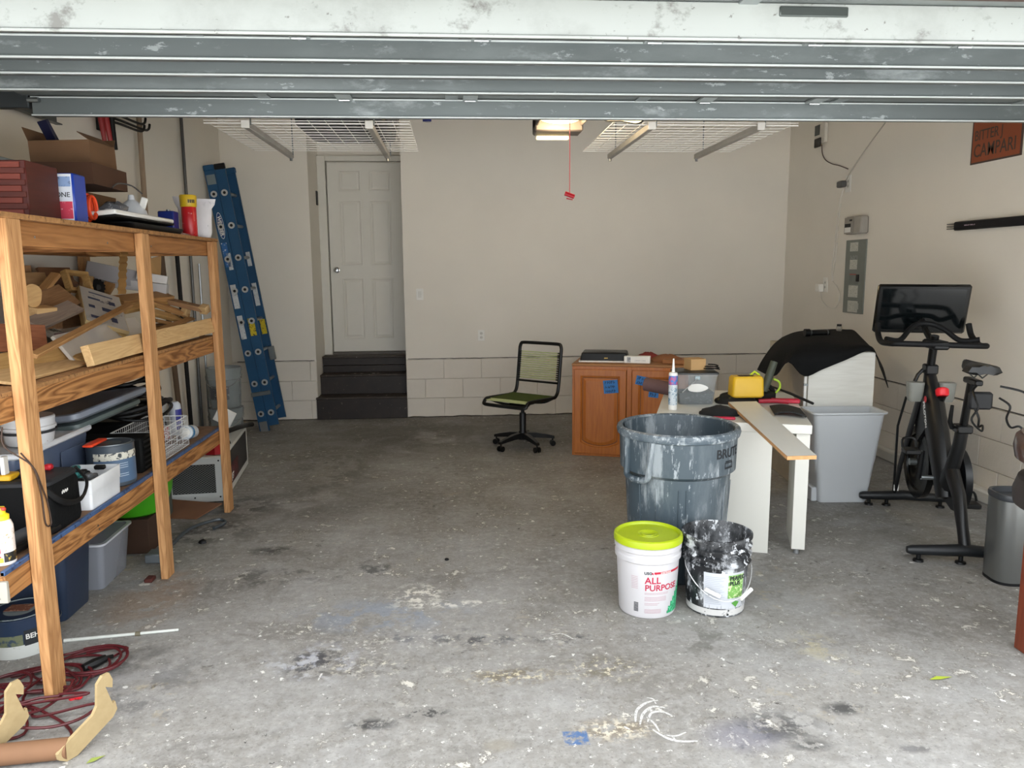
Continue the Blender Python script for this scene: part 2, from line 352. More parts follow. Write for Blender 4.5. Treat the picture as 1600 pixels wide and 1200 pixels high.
    dk = N.new('ShaderNodeMixRGB'); dk.blend_type = 'MULTIPLY'; dk.inputs[0].default_value = 1; dk.inputs[2].default_value = (.84, .83, .82, 1); L.new(col, dk.inputs[1]); col = dk.outputs[0]
    b.inputs['Specular IOR Level'].default_value = .25
    L.new(col, b.inputs['Base Color'])
    rr = ramp(noise(3, 6).outputs['Fac'], .3, .7, (.55, .55, .55, 1), (.8, .8, .8, 1)); L.new(rr, b.inputs['Roughness'])
    bp = N.new('ShaderNodeBump'); bp.inputs['Strength'].default_value = .35; bp.inputs['Distance'].default_value = .004; L.new(noise(40, 8, .7).outputs['Fac'], bp.inputs['Height']); L.new(bp.outputs[0], b.inputs['Normal'])
    return m
def mixvec(N, L, P, nz, k):
    a = N.new('ShaderNodeVectorMath'); a.operation = 'SCALE'; a.inputs['Scale'].default_value = k; L.new(nz.outputs['Color'], a.inputs[0])
    c = N.new('ShaderNodeVectorMath'); c.operation = 'ADD'; L.new(P, c.inputs[0]); L.new(a.outputs[0], c.inputs[1]); return c.outputs[0]

WALL = mat('#e3ddd2', .7, var=.03, sc=1.5, bump=.06, bsc=90)
WALLB = mat('#ded7cc', .75, var=.04, sc=3, bump=.25, bsc=35)
GROUT = mat('#b9b4aa', .9, var=.1, sc=30)
CRACK = mat('#55504a', .9, var=.3, sc=30)
CEIL = mat('#dad6ce', .8)
WHITE = mat('#e8e6e0', .45, var=.02)
BLACK = mat('#0b0b0c', .55, var=.2, spec=.3)
BLKP = mat('#0e0f10', .42, var=.15, spec=.35)
BLKM = mat('#070809', .4, var=.1, spec=.35)
RUBBER = mat('#101010', .8, var=.2)
CHROME = mat('#b9bcbe', .22, 1.0, var=.05)
STEEL = mat('#8f9596', .38, .9, var=.12, sc=4)
GALV = streak('#6d7475', '#a7aeb0', 'X', .56, 4.0, .42, .35, .6, 22)
LIP_LIT = mat('#d5dbdb', .35, .35, var=.05)  # paler than the struts: edge highlight from daylight put into the colour
CARD = mat('#6e5036', .85, var=.12, sc=5, bump=.1, bsc=30)
CARDD = mat('#6d4c30', .85, var=.15, sc=5, bump=.1, bsc=30)
CARDL = mat('#ad8a5c', .85, var=.1, sc=6)
PINE = wood('#a96f3f', '#d9a870', 'X', 14)
REDP = mat('#c4202c', .45)
BLUE = mat('#1f3f8f', .45)
PAPER = mat('#e6e5e0', .7, var=.03)
INK = mat('#23262a', .7)
GREYT = mat('#9a9c9e', .7, var=.3, sc=300)

# ================================================================== THE SETTING
XL, XR, YB, YF, ZC = -2.34, 3.58, 8.18, 2.30, 3.16
YD = 8.74                                    # plane of the entry door, at the back of its recess
R0, R1 = -1.475, -0.535                      # recess sides
JZ = 0.625                                   # top of the exposed block courses
struct(MB().bb(XL-.3, XR+.3, 1.9, YB+.62, -.2, 0), 'floor', concrete())
struct(MB().bb(-14, 14, -22, 1.898, -.2, -.004), 'driveway', mat('#c4c3c0', .85, var=.1, sc=2, bump=.3))
struct(MB().bb(XL-.2, XR+.2, YF-.3, YB+.8, ZC, ZC+.15), 'ceiling', CEIL)
def blocks(parent, horiz, a0, a1, plane, nrm, gaps=()):
    """three courses of blocks, one object each, joints recessed; horiz 0 = along X, 1 = along Y"""
    meshes = {}
    for c in range(3):
        z0 = c*JZ/3; off = .2 if c % 2 else 0.0; a = a0-off
        while a < a1-.01:
            s, e = max(a, a0), min(a+.4, a1); a += .4
            if e-s < .02: continue
            key = round(e-s, 3)
            th = .02
            if key not in meshes:
                mb = MB(); d = (e-s-.004, th, JZ/3-.004) if horiz == 0 else (th, e-s-.004, JZ/3-.004); mb.box((0, 0, 0), d, .0025)
                o = mb.build('concrete_block', WALLB, parent, smooth=False); meshes[key] = o.data
            else:
                o = bpy.data.objects.new('concrete_block', meshes[key]); COL.objects.link(o); o.parent = parent
            jit = random.uniform(-.0012, .0012)
            p = [0, 0, z0+JZ/6]; p[horiz] = (s+e)/2; p[1-horiz] = plane+nrm*(th/2-.004+jit); o.location = p
# back wall: upper skin stands a little proud of the block courses, dark broken seam between
wb = MB().bb(R1, XR+.2, YB+.014, YB+.2, 0, ZC).bb(XL-.2, R0, YB+.014, YB+.2, 0, ZC)
wb.bb(R1, XR, YB, YB+.014, JZ+.012, ZC).bb(XL, R0, YB, YB+.014, JZ+.012, ZC)
wb.bb(R0-.2, R0, YB+.2, YD+.2, 0, ZC).bb(R1, R1+.2, YB+.2, YD+.2, 0, ZC)
# wall round the entry door at the back of the recess
D0, D1, DZ0, DZ1 = -1.375, -.565, .645, 2.735
wb.bb(R0-.2, R1+.2, YD+.2, YD+.3, 0, ZC)
wb.bb(R0, R1, YD+.05, YD+.2, DZ1, ZC).bb(R0, D0-.01, YD+.05, YD+.2, 0, DZ1).bb(D1+.0, R1, YD+.05, YD+.2, 0, DZ1).bb(D0-.01, D1, YD+.05, YD+.2, 0, DZ0)
wall_back = struct(wb, 'wall_back', WALL)
blocks(wall_back, 0, R1, XR, YB+.014, -1); blocks(wall_back, 0, XL, R0, YB+.014, -1)
def seam(parent, pts, r=.0035):
    MB().tube(pts, r, 5).build('seam', CRACK, parent)
pts = []
def wobble(a, b, n, ax, fixed, z, amp=.004):
    out = []
    for i in range(n+1):
        q = a+(b-a)*i/n; zz = z+random.uniform(-amp, amp); out.append((q, fixed, zz) if ax == 0 else (fixed, q, zz))
    return out
seam(wall_back, wobble(R1+.02, .9, 26, 0, YB+.008, JZ+.007, .003), .0045)
seam(wall_back, wobble(.95, 3.4, 30, 0, YB+.006, JZ+.007, .003), .005)
seam(wall_back, wobble(XL+.05, R0-.02, 16, 0, YB+.008, JZ+.007, .003), .0045)
seam(wall_back, wobble(XL+.02, R0, 16, 0, YB-.004, .006, .004), .006)
seam(wall_back, wobble(R1, XR, 60, 0, YB-.004, .006, .005), .006)
wl = MB().bb(XL-.2, XL, YF-.3, YB, 0, ZC)
wall_left = struct(wl, 'wall_left', WALL)
wr = MB().bb(XR, XR+.2, YF-.3, YB, 0, ZC).bb(XR-.012, XR, YF, YB, JZ+.012, ZC)
wall_right = struct(wr, 'wall_right', WALL)
blocks(wall_right, 1, YF, YB-.03, XR, -1)
seam(wall_right, wobble(4.2, 6.5, 26, 1, XR-.007, JZ+.006, .003), .0045)
# header over the garage opening and its jambs
struct(MB().bb(XL-.2, XR+.2, YF-.3, YF-.02, 2.335, ZC+.15), 'wall_front', mat('#4c3a33', .8))
struct(MB().bb(XL, XL+.10, YF-.3, YF-.02, 0, 2.335).bb(XR-.10, XR, YF-.3, YF-.02, 0, 2.335), 'trim_1', WHITE)
# low white curb board at the foot of the right wall
tb = MB().bb(XR-.10, XR-.022, 3.0, 6.9, .0, .085, .012); struct(tb, 'baseboard_right', mat('#cfccc4', .6, var=.06, sc=6), True)
# ---- entry door (door_1)
casing = MB().bb(R0, D0-.012, YD-.02, YD+.05, DZ0-.03, DZ1+.07, .004).bb(D0-.012, D1+.03, YD-.02, YD+.05, DZ1+.012, DZ1+.07, .004).bb(D1+.002, R1, YD-.02, YD+.05, DZ0, DZ1+.07, .003)
door = struct(casing, 'door_1', mat('#d8d5cc', .5, var=.02))
DM = mat('#dbd8cf', .5, var=.015)
slab = MB().bb(D0, D1, YD+.01, YD+.05, DZ0+.02, DZ1, .002); slab.build('door_slab', DM, door)
DW, DH = D1-D0, DZ1-DZ0
for cx in (.30, .70):
    for (z0, z1) in ((.86, .955), (.475, .80), (.085, .395)):
        x0, x1 = D0+DW*cx-.105, D0+DW*cx+.105; a, b = DZ0+DH*z0, DZ0+DH*z1; y = YD+.01
        mb = MB()
        def rr(i, d): return [(x0+i, y-d, a+i), (x1-i, y-d, a+i), (x1-i, y-d, b-i), (x0+i, y-d, b-i)]
        mb.loft([rr(-.016, -.002), rr(-.014, .008), rr(-.004, .009), rr(.006, -.0005), rr(.012, -.0005), rr(.030, .006), rr(.034, .006)])
        mb.build('door_panel', DM, door, smooth=False)
kn = MB().lathe([(0, .0), (.032, 0), (.032, .004), (.014, .010), (.011, .03), (.026, .042), (.029, .055), (.02, .066), (0, .068)], n=20, M=Matrix.Translation((D0+.07, YD+.01, DZ0+.93)) @ Matrix.Rotation(PI/2, 4, 'X'))
kn.build('door_handle', CHROME, door)
MB().bb(D0-.004, D1, YD-.012, YD+.03, DZ0-.028, DZ0+.016, .003).build('threshold', mat('#5a544c', .5), door)
mb = MB().bb(R0-.002, R0+.014, YD-.15, YD-.08, 2.27, 2.42, .004); mb.build('latch', BLKP, door)
# ---- steps up to the door
STEPM = mat('#231a16', .55, var=.35, sc=9, mott='#6b5d55', mthr=.64, msc=30)
TREAD = mat('#3a312c', .6, var=.35, sc=14, mott='#8d857d', mthr=.62, msc=26)
st = thing('entry_steps', 'dark brown painted wooden steps leading up to the white door', 'steps', ((R0+R1)/2, YB, 0))
hw = (R1-R0)/2-.004
for i, (zt, y0, y1, hx) in enumerate(((.24, -.03, .175, hw+.004), (.455, .175, .36, hw), (.635, .36, .545, hw))):
    zb = (0, .24, .455)[i]; ox = 0.0
    if i == 0: MB().bb(-hx-.012, hx+.0, y0+.006, y0+.03, 0.001, zt-.022, .003).build('riser', STEPM, st)
    elif i == 1: MB().bb(-hx, hx, y0+.006, y0+.03, zb, zt-.022, .003).build('riser', STEPM, st)
    else:
        MB().bb(-hx, hx, y0+.006, y0+.03, zb, zb+.075, .003).build('riser', STEPM, st); MB().bb(-hx, hx, y0+.008, y0+.03, zb+.079, zt-.022, .003).build('riser', STEPM, st)
    MB().bb(-hx-(.015 if i == 0 else 0), hx, y0-.012, y1+(.012 if i < 2 else 0), zt-.021, zt, .004).build('tread', TREAD, st)
# light scraps fallen on the steps
t = MB()
for (a, b, z, s) in ((-.1, .19, .457, .012), (-.03, .2, .457, .009), (.1, .195, .457, .016), (.15, .19, .457, .012), (.05, -.01, .242, .008), (.25, -.015, .242, .006)):
    t.box((a, b+.03, z+.0015), (s*2, s, .002), 0)
t.build('paint_spots', mat('#b9b2aa', .7), st)
# switch and outlet on the back wall
def plate(name, label, cat, M, wd=.075, ht=.12, kind='switch', parentmat=WHITE):
    t = thing(name, label, cat, M=M)
    t1 = MB().box((0, 0, .003), (wd, ht, .006), .002); t1.build('cover_plate', parentmat, t)
    if kind == 'switch': MB().box((0, 0, .008), (.034, .066, .006), .002).build('rocker', mat('#d8d6cf', .4), t)
    else:
        for s in (-1, 1):
            o = MB().lathe([(.0, .0065), (.017, .0065), (.017, .005)], (0, s*.022, 0), 16).build('socket', mat('#cfcdc6', .4), t)
            MB().box((-.006, 0, .0072), (.0025, .009, .001)).box((.006, 0, .0072), (.0025, .009, .001)).add([], []).build('slot', BLACK, o).location = (0, s*.022, 0)
    return t
p = Y(656, 460, YB); plate('light_switch', 'white light switch on the back wall right of the door', 'switch', facing(None, (1, 0, 0), (0, 0, 1), (p.x, YB-.0005, p.z)))
p = Y(752, 524, YB); plate('wall_outlet', 'white double outlet on the back wall between the switch and the office chair', 'outlet', facing(None, (1, 0, 0), (0, 0, 1), (p.x, YB-.0005, p.z)), .072, .116, 'outlet')

# ================================================================== OVERHEAD GARAGE DOOR
HZ = 2.37; GX0, GX1 = -1.98, 3.42
gd = thing('garage_door', 'galvanised sectional garage door raised flat overhead', 'garage door', ((GX0+GX1)/2, 3.2, HZ))
SKIN = mat('#6f7473', .5, .3, var=.15, sc=3)
for k, (a, b) in enumerate(((2.32, 2.86), (2.865, 3.31), (3.315, 3.76), (3.765, 4.08))):
    o = MB().bb(GX0, GX1, a, b, HZ+.012, HZ+.055, .003).build('door_section', SKIN, gd, world=True)
def strut(y, zb, dep, m, x0=GX0-.03, x1=GX1+.03):
    """hat channel: face towards the opening, rolled lip along top and bottom"""
    pr = [(y, HZ+.008), (y-.008, HZ+.008), (y-.008, HZ+.004), (y+.001, HZ+.003), (y+.004, zb+.006), (y-.007, zb+.004), (y-.007, zb), (y+dep, zb), (y+dep, HZ+.008), (y+dep-.004, HZ+.008), (y+dep-.004, zb+.004), (y+.007, zb+.005), (y+.005, HZ+.008)]
    mb = MB(); n = len(pr)
    mb.v = [V((x0, a, b)) for a, b in pr]+[V((x1, a, b)) for a, b in pr]
    mb.f = [(i, (i+1) % n, n+(i+1) % n, n+i) for i in range(n)]
    o = mb.build('strut', m, gd, world=True, smooth=False)
    MB().tube([(x0, y-.008, zb+.001), (x1, y-.008, zb+.001)], .0042, 6).build('lower_lip', LIP_LIT, o, world=True)
    MB().tube([(x0, y-.006, HZ+.004), (x1, y-.006, HZ+.004)], .0036, 6).build('upper_lip', LIP_LIT, o, world=True)
    return o
strut(2.885, 2.301, .035, GALV); strut(3.157, 2.313, .035, GALV); strut(3.400, 2.306, .035, GALV)
strut(3.863, 2.293, .035, GALV, -1.94)
BARM = streak('#b4b9b6', '#75736f', 'X', .585, 9.0, .45, .8, .35, 26)
bo = MB().bb(GX0-.03, GX1+.03, 2.462, 2.478, HZ-.104, HZ+.011, .003)
bo.bb(GX0-.03, GX1+.03, 2.455, 2.476, HZ-.104, HZ-.094, .003); bo.build('bottom_bar', BARM, gd, world=True, label='bright bar with chipped paint along the bottom edge')
mb = MB().bb(1.02, 1.24, 2.455, 2.469, HZ-.03, HZ+.0, .003); o = mb.build('lift_handle', mat('#5e6462', .4, .8), gd, world=True)
HM = mat('#b4b9b8', .4, .7, var=.1)
def hinge(xc, y0, y1, w0=.07):
    mb = MB().bb(xc-w0/2, xc+w0/2, y0, y1, HZ-.001, HZ+.009, .001)
    o = mb.build('hinge', HM, gd, world=True)
    b = MB().cyl((xc, y1-.02, HZ-.012), (xc, y1-.02, HZ), .007, n=8); b.cyl((xc-.025, y1-.03, HZ-.006), (xc+.025, y1-.03, HZ-.006), .005, n=8)
    b.build('bolt', CHROME, o, world=True)
for pxx in (470, 752, 1025, 1283, 1528): p = Z(pxx, 62, HZ); hinge(p.x, 2.66, 2.875)
for pxx in (537, 735, 1110, 1288): p = Z(pxx, 153, HZ); hinge(p.x, 3.62, 3.855)
# stiles running the length of the door, seen in the gaps
for xc in (-.88, -.0, .92, 1.9, 2.85): MB().bb(xc-.03, xc+.03, 2.33, 4.07, HZ+.004, HZ+.0125, .001).build('stile', mat('#8b9191', .45, .5), gd, world=True)
# end bracket and roller at the left end of the last strut
pe = MB().bb(-2.10, -1.95, 3.855, 3.90, 2.325, 2.455, .004); o = pe.build('end_bracket', mat('#3c4144', .45, .6), gd, world=True)
MB().cyl((-1.95, 3.85, 2.36), (-1.90, 3.85, 2.36), .012, n=8).cyl((-2.24, 3.88, 2.44), (-2.10, 3.88, 2.44), .006, n=8).build('roller', STEEL, o, world=True)
def track(xc, side, lab, tz, y1):
    t = thing('door_track', lab, 'track', (xc, 3.8, tz), group='garage door tracks')
    prof = [(-.03*side, .028), (.0, .028), (.0, .034), (-.036*side, .034), (-.036*side, -.034), (0, -.034), (0, -.028), (-.03*side, -.028)]
    n = len(prof); mb = MB(); ys = [2.36, y1]
    mb.v = [V((xc+a, y, tz+b)) for y in ys for a, b in prof]; mb.f = [(i, (i+1) % n, n+(i+1) % n, n+i) for i in range(n)]+[tuple(range(n))[::-1], tuple(range(n, 2*n))]
    mb.build('rail', mat('#565d60', .45, .7, var=.2), t, world=True, smooth=False)
    MB().bb(xc-.045*side-.012, xc-.045*side+.012, y1-.1, y1-.06, tz+.033, ZC-.002).build('hanger', STEEL, t, world=True)
track(-2.25, 1, 'steel garage door track along the left wall above the shelves', 2.45, 4.8); track(3.52, -1, 'steel garage door track along the right wall', 2.45, 4.05)

# ---- opener with lamp and red release cord
op = thing('garage_door_opener', 'ceiling garage door opener with a warm glowing lamp and red release cord', 'door opener', (.70, 5.45, 2.6))
cx = .735; OZ = .075
mb = MB().bb(cx-.17, cx+.16, 5.30, 5.62, 2.60, 2.82, .03); mb.build('motor_housing', mat('#3a3c3e', .5), op, world=True)
lens = MB().grid(lambda u, v: (cx-.145+.28*u, 5.17+.26*v, 2.590-.055*math.sin(PI*u)**.4*math.sin(PI*(.06+.88*v))**.5), 14, 10, .003)
LENS = mat('#ffdc98', .5, emit=2.2, var=.1, sc=12)
lens.build('lamp_lens', LENS, op, world=True, label='warm glowing lens')
bz = MB().bb(cx-.17, cx-.147, 5.15, 5.60, 2.535, 2.61, .008).bb(cx+.138, cx+.160, 5.15, 5.60, 2.535, 2.61, .008).bb(cx-.17, cx+.16, 5.40, 5.60, 2.500, 2.60, .01)
bz.build('bezel', mat('#57504c', .5), op, world=True)
MB().bb(cx-.14, cx+.09, 5.60, 5.64, 2.478, 2.505, .006).build('rear_lens', mat('#ffe6a8', .5, emit=1.0), op, world=True)
MB().bb(cx+.12-.012, cx+.12+.012, 2.42, 5.30, 2.66, 2.70, .003).build('rail', STEEL, op, world=True)
ap = [(1.0-.02, 3.93, HZ-.03), (.985, 4.15, HZ-.035), (.96, 4.45, HZ+.03), (.90, 4.75, HZ+.10), (.86, 4.95, 2.655)]
MB().tube(smoothpath(ap, 5), .013, 6, flat=.5).build('arm', BLKP, op, world=True)
MB().bb(.94, 1.02, 3.90, 3.955, HZ-.05, HZ-.0, .004).build('door_bracket', STEEL, op, world=True)
pc = Y(890, 305, 5.0)
cp = [(pc.x, 5.0, 2.66), (pc.x, 5.0, pc.z+.01)]
MB().tube(cp, .0025, 5).build('release_cord', mat('#d23b40', .6), op, world=True)
h = MB().tube([(pc.x-.03, 5.0, pc.z+.012), (pc.x+.03, 5.0, pc.z-.010)], .014, 8).cyl((pc.x-.02, 5, pc.z-.02), (pc.x+.02, 5, pc.z-.028), .004, n=6); h.build('release_handle', mat('#a3101f', .4), op, world=True)
ld = bpy.data.lights.new('opener_lamp', 'POINT'); ld.energy = 10; ld.color = (1, .78, .48); ld.shadow_soft_size = .06
lo = bpy.data.objects.new('opener_lamp', ld); COL.objects.link(lo); lo.location = (cx-.01, 5.20, 2.50)

# ---- wire racks hung from the ceiling
WIRE = mat('#f2f0ea', .45, var=.02)
def rack(xa, xb, ya, yb, z, beams, label):
    t = thing('ceiling_rack', label, 'rack', ((xa+xb)/2, (ya+yb)/2, z), group='wire racks hung from the ceiling')
    mb = MB(); n = 12
    for i in range(n+1): y = ya+(yb-ya)*i/n; mb.bb(xa, xb, y-.0026, y+.0026, z-.0022, z+.0022)
    m = 12
    for i in range(m+1): x = xa+(xb-xa)*i/m; mb.bb(x-.0018, x+.0018, ya, yb, z+.002, z+.005)
    mb.bb(xa, xb, ya-.004, ya+.004, z-.02, z-.012)
    o = mb.build('wire_grid', WIRE, t, world=True, smooth=False); o['kind'] = 'stuff'
    for xx in beams:
        b = MB().bb(xx-.02, xx+.02, ya-.03, yb+.1, z-.045, z-.006, .004); bo_ = b.build('beam', mat('#b5b1aa', .5, .3), t, world=True)
        MB().bb(xx-.026, xx+.026, ya-.036, ya-.028, z-.05, z+.0, .003).build('end_cap', WHITE, bo_, world=True)
        MB().cyl((xx, yb+.09, z-.065), (xx, yb+.09, z-.045), .012, n=8).build('cap_bolt', CHROME, bo_, world=True)
        for yy in (ya-.02, yb+.02): MB().cyl((xx+.03, yy, z-.03), (xx+.03, yy, ZC-.001), .005, n=6).build('hanger_rod', STEEL, t, world=True)
rack(-1.54, -.27, 5.09, 6.32, 2.50, (-1.28, -.52), 'white wire ceiling rack above the door, dark things stored on it')
rack(1.04, 2.26, 5.07, 6.30, 2.50, (1.28, 2.0), 'empty white wire ceiling rack right of the opener lamp')
# things on the left rack
t = MB(); t.loft([[(a, b, z) for a, b in rrect(-1.02+i, -.42-i, 5.2+i, 6.05-i, .1)] for z, i in ((2.51, .03), (2.52, 0), (2.7, -.02), (2.72, 0))])
one(t, 'storage_tub', mat('#15161f', .4), 'shallow black tub lying on the left wire ceiling rack', 'tub')
bag = MB(); rg = []
for i in range(11):
    u = i/10; z = 2.74-.22*u*1.0; s = .02+.085*math.sin(PI*min(1, u*1.1+.12))**.8 if i < 10 else .02
    rg.append([(-.19+.03*u+s*1.35*math.cos(a)*(1+.18*math.sin(3*a+i)), 5.2+s*1.0*math.sin(a)*(1+.15*math.sin(4*a+i*2)), z-.0) for a in [2*PI*k/14 for k in range(14)]])
bag.loft(rg); one(bag, 'plastic_bag', mat('#141b52', .3, var=.4, sc=14, mott='#5d6068', mthr=.6), 'crumpled blue plastic bag hanging over the right edge of the left ceiling rack', 'bag')

# ================================================================== RIGHT SIDE OF THE ROOM
# ---- big grey round can
tx, ty = 1.13, 3.80
can = thing('trash_can', 'large grey round trash can caked with white plaster, BRUTE on its side', 'trash can', (tx, ty, 0))
CANM = streak('#3f4b53', '#9aa1a5', 'Z', .55, 7.0, .5, .22, 0, 34)
rb = lambda z: .235+(.282-.235)*z/.79
body = MB().lathe([(0, .004), (.225, .004), (.235, .02), (rb(.1), .1), (rb(.5), .5), (rb(.74), .74), (rb(.74)-.006, .76), (.272, .77), (rb(.5)-.006, .5), (.235, .03), (0, .03)], n=56)
body.build('body', CANM, can)
MB().lathe([(rb(.55)-.002, .545), (rb(.56)+.006, .55), (.292, .565), (.297, .73), (rb(.74), .738)], n=56).build('collar', CANM, can)
MB().lathe([(.292, .728), (.308, .735), (.313, .755), (.308, .772), (.296, .778), (.284, .772), (.279, .758), (.279, .73)], n=56).build('rim', streak('#48545d', '#a9b0b3', 'X', .52, 9, .5, 1, 0, 40), can)
for a in (-150, -128, -104, -96, -45, -20, 20, 60, 100, 150):
    a = math.radians(a); p = lambda z: ((rb(z)+.001)*math.cos(a), (rb(z)+.001)*math.sin(a), z)
    MB().tube([p(.04), p(.25), p(.5)], .004, 6).build('rib', CANM, can)
for a0 in (-147, 33):
    a0 = math.radians(a0); q = lambda da, z, o: ((rb(z)+o)*math.cos(a0+da), (rb(z)+o)*math.sin(a0+da), z)
    path = smoothpath([q(-.27, .735, .02), q(-.24, .62, .03), q(-.22, .55, .038), q(0, .54, .048), q(.22, .55, .038), q(.25, .62, .03), q(.30, .735, .02)], 4)
    MB().tube(path, .016, 8).build('handle', CANM, can)
    MB().grid(lambda u, v: q(-.2+.4*u, .565+.15*v, .009), 8, 4, .004).build('handle_recess', mat('#3b454b', .6, mott='#8d9497', mthr=.56, sc=10), can)
text('BRUTE', .064, INK, 'lettering', can, bold=.02, cyl=(0, 0, lambda z: .2965, .655, math.radians(-68)), label='black BRUTE lettering')
lg = MB(); fr = lambda u: (.2975*math.cos(math.radians(-50)+u), .2975*math.sin(math.radians(-50)+u))
for (u0, u1, z0, z1) in ((-.09, .09, .632, .636), (-.11, .11, .624, .629), (-.11, -.1, .60, .627), (.1, .11, .60, .627), (-.11, .11, .597, .606)):
    lg.grid(lambda a, b: (*fr(u0+(u1-u0)*a), z0+(z1-z0)*b), 6, 1, .001)
lg.build('emblem', INK, can)

# ---- white bucket with lime lid
def bucket_rf(z): return .130+.018*z/.36
bx, by = .868, 3.35
bk = thing('bucket', 'white plastic bucket with lime green lid and red lettering', 'bucket', (bx, by, 0), group='buckets in front of the grey can')
WB = mat('#c2c0c2', .4, var=.02)
MB().lathe([(0, .002), (.126, .002), (.1302, .012), (bucket_rf(.26), .26), (.151, .265), (.152, .285), (.146, .29), (.147, .305), (.153, .31), (.154, .33), (.148, .335), (.149, .352), (.146, .356), (0, .356)], n=48).build('body', WB, bk)
LIME = mat('#a3b512', .4, var=.05)
MB().lathe([(.149, .335), (.157, .337), (.158, .352), (.155, .366), (.147, .370), (.141, .366), (.138, .357), (.05, .357), (.048, .36), (.044, .357), (.032, .357), (.030, .36), (.026, .357), (0, .357)], n=48).build('lid', LIME, bk)
rf = bucket_rf
patch(0, 0, rf, math.radians(-92), math.radians(-30), .217, .227, 12, .0007).build('red_stripe', mat('#b5233a', .5), bk)
GR = mat('#1d8a5a', .5, mott='#5cc08f', mthr=.5, sc=30)
g = MB()
for k in range(13):
    a = math.radians(-62+3.0*k); h = .012+.010*k+.012*(k % 2)
    r = rf(.05)+.0012; g.grid(lambda u, v: ((rf(.02+h*v)+.001)*math.cos(a+.054*u), (rf(.02+h*v)+.001)*math.sin(a+.054*u), .02+h*v), 1, 2, .0006)
g.build('green_pattern', GR, bk)
RED2 = mat('#b0143c', .5)
text('ALL', .044, RED2, 'lettering', bk, bold=.015, cyl=(0, 0, rf, .172, math.radians(-109)))
text('PURPOSE', .040, RED2, 'lettering', bk, bold=.015, cyl=(0, 0, rf, .138, math.radians(-109)))
text('USG', .018, INK, 'lettering', bk, bold=.03, cyl=(0, 0, rf, .2155, math.radians(-110)))
text('SHEETROCK', .010, WHITE, 'lettering', bk, bold=.01, cyl=(0, 0, lambda z: rf(z)+.001, .2185, math.radians(-80)))
mb = MB()
for s in (-1, 1):
    mb.add([((rf(.2)+.001)*math.cos(math.radians(-92.5+s*2.6)+d), (rf(.2)+.001)*math.sin(math.radians(-92.5+s*2.6)+d), z) for d, z in ((-.03, .229), (.03, .222), (.03, .213), (-.03, .220))], [(0, 1, 2, 3)])
mb.build('emblem', RED2, bk)
fine = MB()
for (a0, a1, z) in [(-109, -62, .126-.006*i) for i in range(2)]+[(-109, -66, .106-.0058*i) for i in range(4)]+[(-109, -80, .076), (-109, -84, .069)]+[(-135, -122, .20-.008*i) for i in range(8)]+[(-109, -76, .046-.0055*i) for i in range(4)]:
    fine.grid(lambda u, v: ((rf(z)+.0008)*math.cos(math.radians(a0+(a1-a0)*u)), (rf(z)+.0008)*math.sin(math.radians(a0+(a1-a0)*u)), z+.0018*v), 8, 1, .0003)
fine.build('fine_print', mat('#b08f98', .6), bk)
bc = MB()
for i in range(8): bc.add([((rf(.06)+.001)*math.cos(math.radians(-130+j)), (rf(.06)+.001)*math.sin(math.radians(-130+j)), .035+.0055*i+d) for j, d in ((0, 0), (9, 0), (9, .0035), (0, .0035))], [(0, 1, 2, 3)])
bc.build('barcode', INK, bk)

# ---- black bucket spattered with plaster (stack rings)
bx2, by2 = 1.188, 3.335
k2 = thing('bucket', 'black plastic bucket spattered with white plaster, wire handle hanging in front', 'bucket', (bx2, by2, 0), group='buckets in front of the grey can')
BS = streak('#0f1216', '#cfd2d6', 'Z', .515, 11, .45, .6, 0, 30)
prof = [(0, .002), (.128, .002), (rf(.012), .012), (rf(.24), .24), (.155, .240), (.157, .246), (.146, .254), (.147, .272), (.158, .276), (.158, .283), (.147, .291), (.148, .308), (.159, .312), (.159, .319), (.149, .327), (.150, .348), (.160, .352), (.160, .366), (.153, .368), (.149, .362), (.146, .3), (.134, .04), (0, .035)]
MB().lathe(prof, n=48).build('body', BS, k2)
wl_ = MB().lathe([(rf(.01)+.0008, .010), (rf(.05)+.0008, .045)], n=48); wl_.build('plaster_smear', mat('#bdbcba', .6, mott='#15181b', mthr=.58, sc=9), k2)
patch(0, 0, rf, math.radians(-131), math.radians(-50), .045, .215, 18, .002).build('paper_label', mat('#b9bcc2', .6, var=.03), k2)
patch(0, 0, rf, math.radians(-86), math.radians(-52), .095, .205, 10, .0034).build('label_panel', mat('#6f9f4f', .6, mott='#cfe0a8', mthr=.52, sc=20), k2)
text('PERFEC', .026, INK, 'lettering', k2, bold=.03, cyl=(0, 0, lambda z: rf(z)+.0048, .182, math.radians(-84)))
text('PLUS', .026, INK, 'lettering', k2, bold=.03, cyl=(0, 0, lambda z: rf(z)+.0048, .158, math.radians(-84)))
fp = MB()
for i in range(16):
    z = .195-.0085*i; a0, a1 = -128, -92-(i*7 % 11)
    fp.grid(lambda u, v: ((rf(z)+.0030)*math.cos(math.radians(a0+(a1-a0)*u)), (rf(z)+.0030)*math.sin(math.radians(a0+(a1-a0)*u)), z+.0016*v), 8, 1, .0003)
fp.build('fine_print', mat('#9aa0ab', .6), k2)
MB().add([((rf(.08)+.0035)*math.cos(math.radians(a)), (rf(.08)+.0035)*math.sin(math.radians(a)), z) for a, z in ((-78, .072), (-68, .05), (-60, .072), (-69, .08))], [(0, 1, 2, 3)]).build('label_mark', mat('#4f8f3a', .6), k2)
hp = [(-.150, .0, .25)]+[(.158*math.cos(math.radians(180+t)), .165*math.sin(math.radians(180+t)), .25-.155*math.sin(math.radians(t))) for t in range(12, 170, 8)]+[(.150, 0, .25)]
MB().tube(hp, .0025, 6).build('wire_handle', mat('#cfd0d0', .4, .6, mott='#8a8a8a'), k2)
MB().cyl((-.100, -.150, .150), (-.035, -.1625, .118), .009, n=8).build('grip', WHITE, k2)
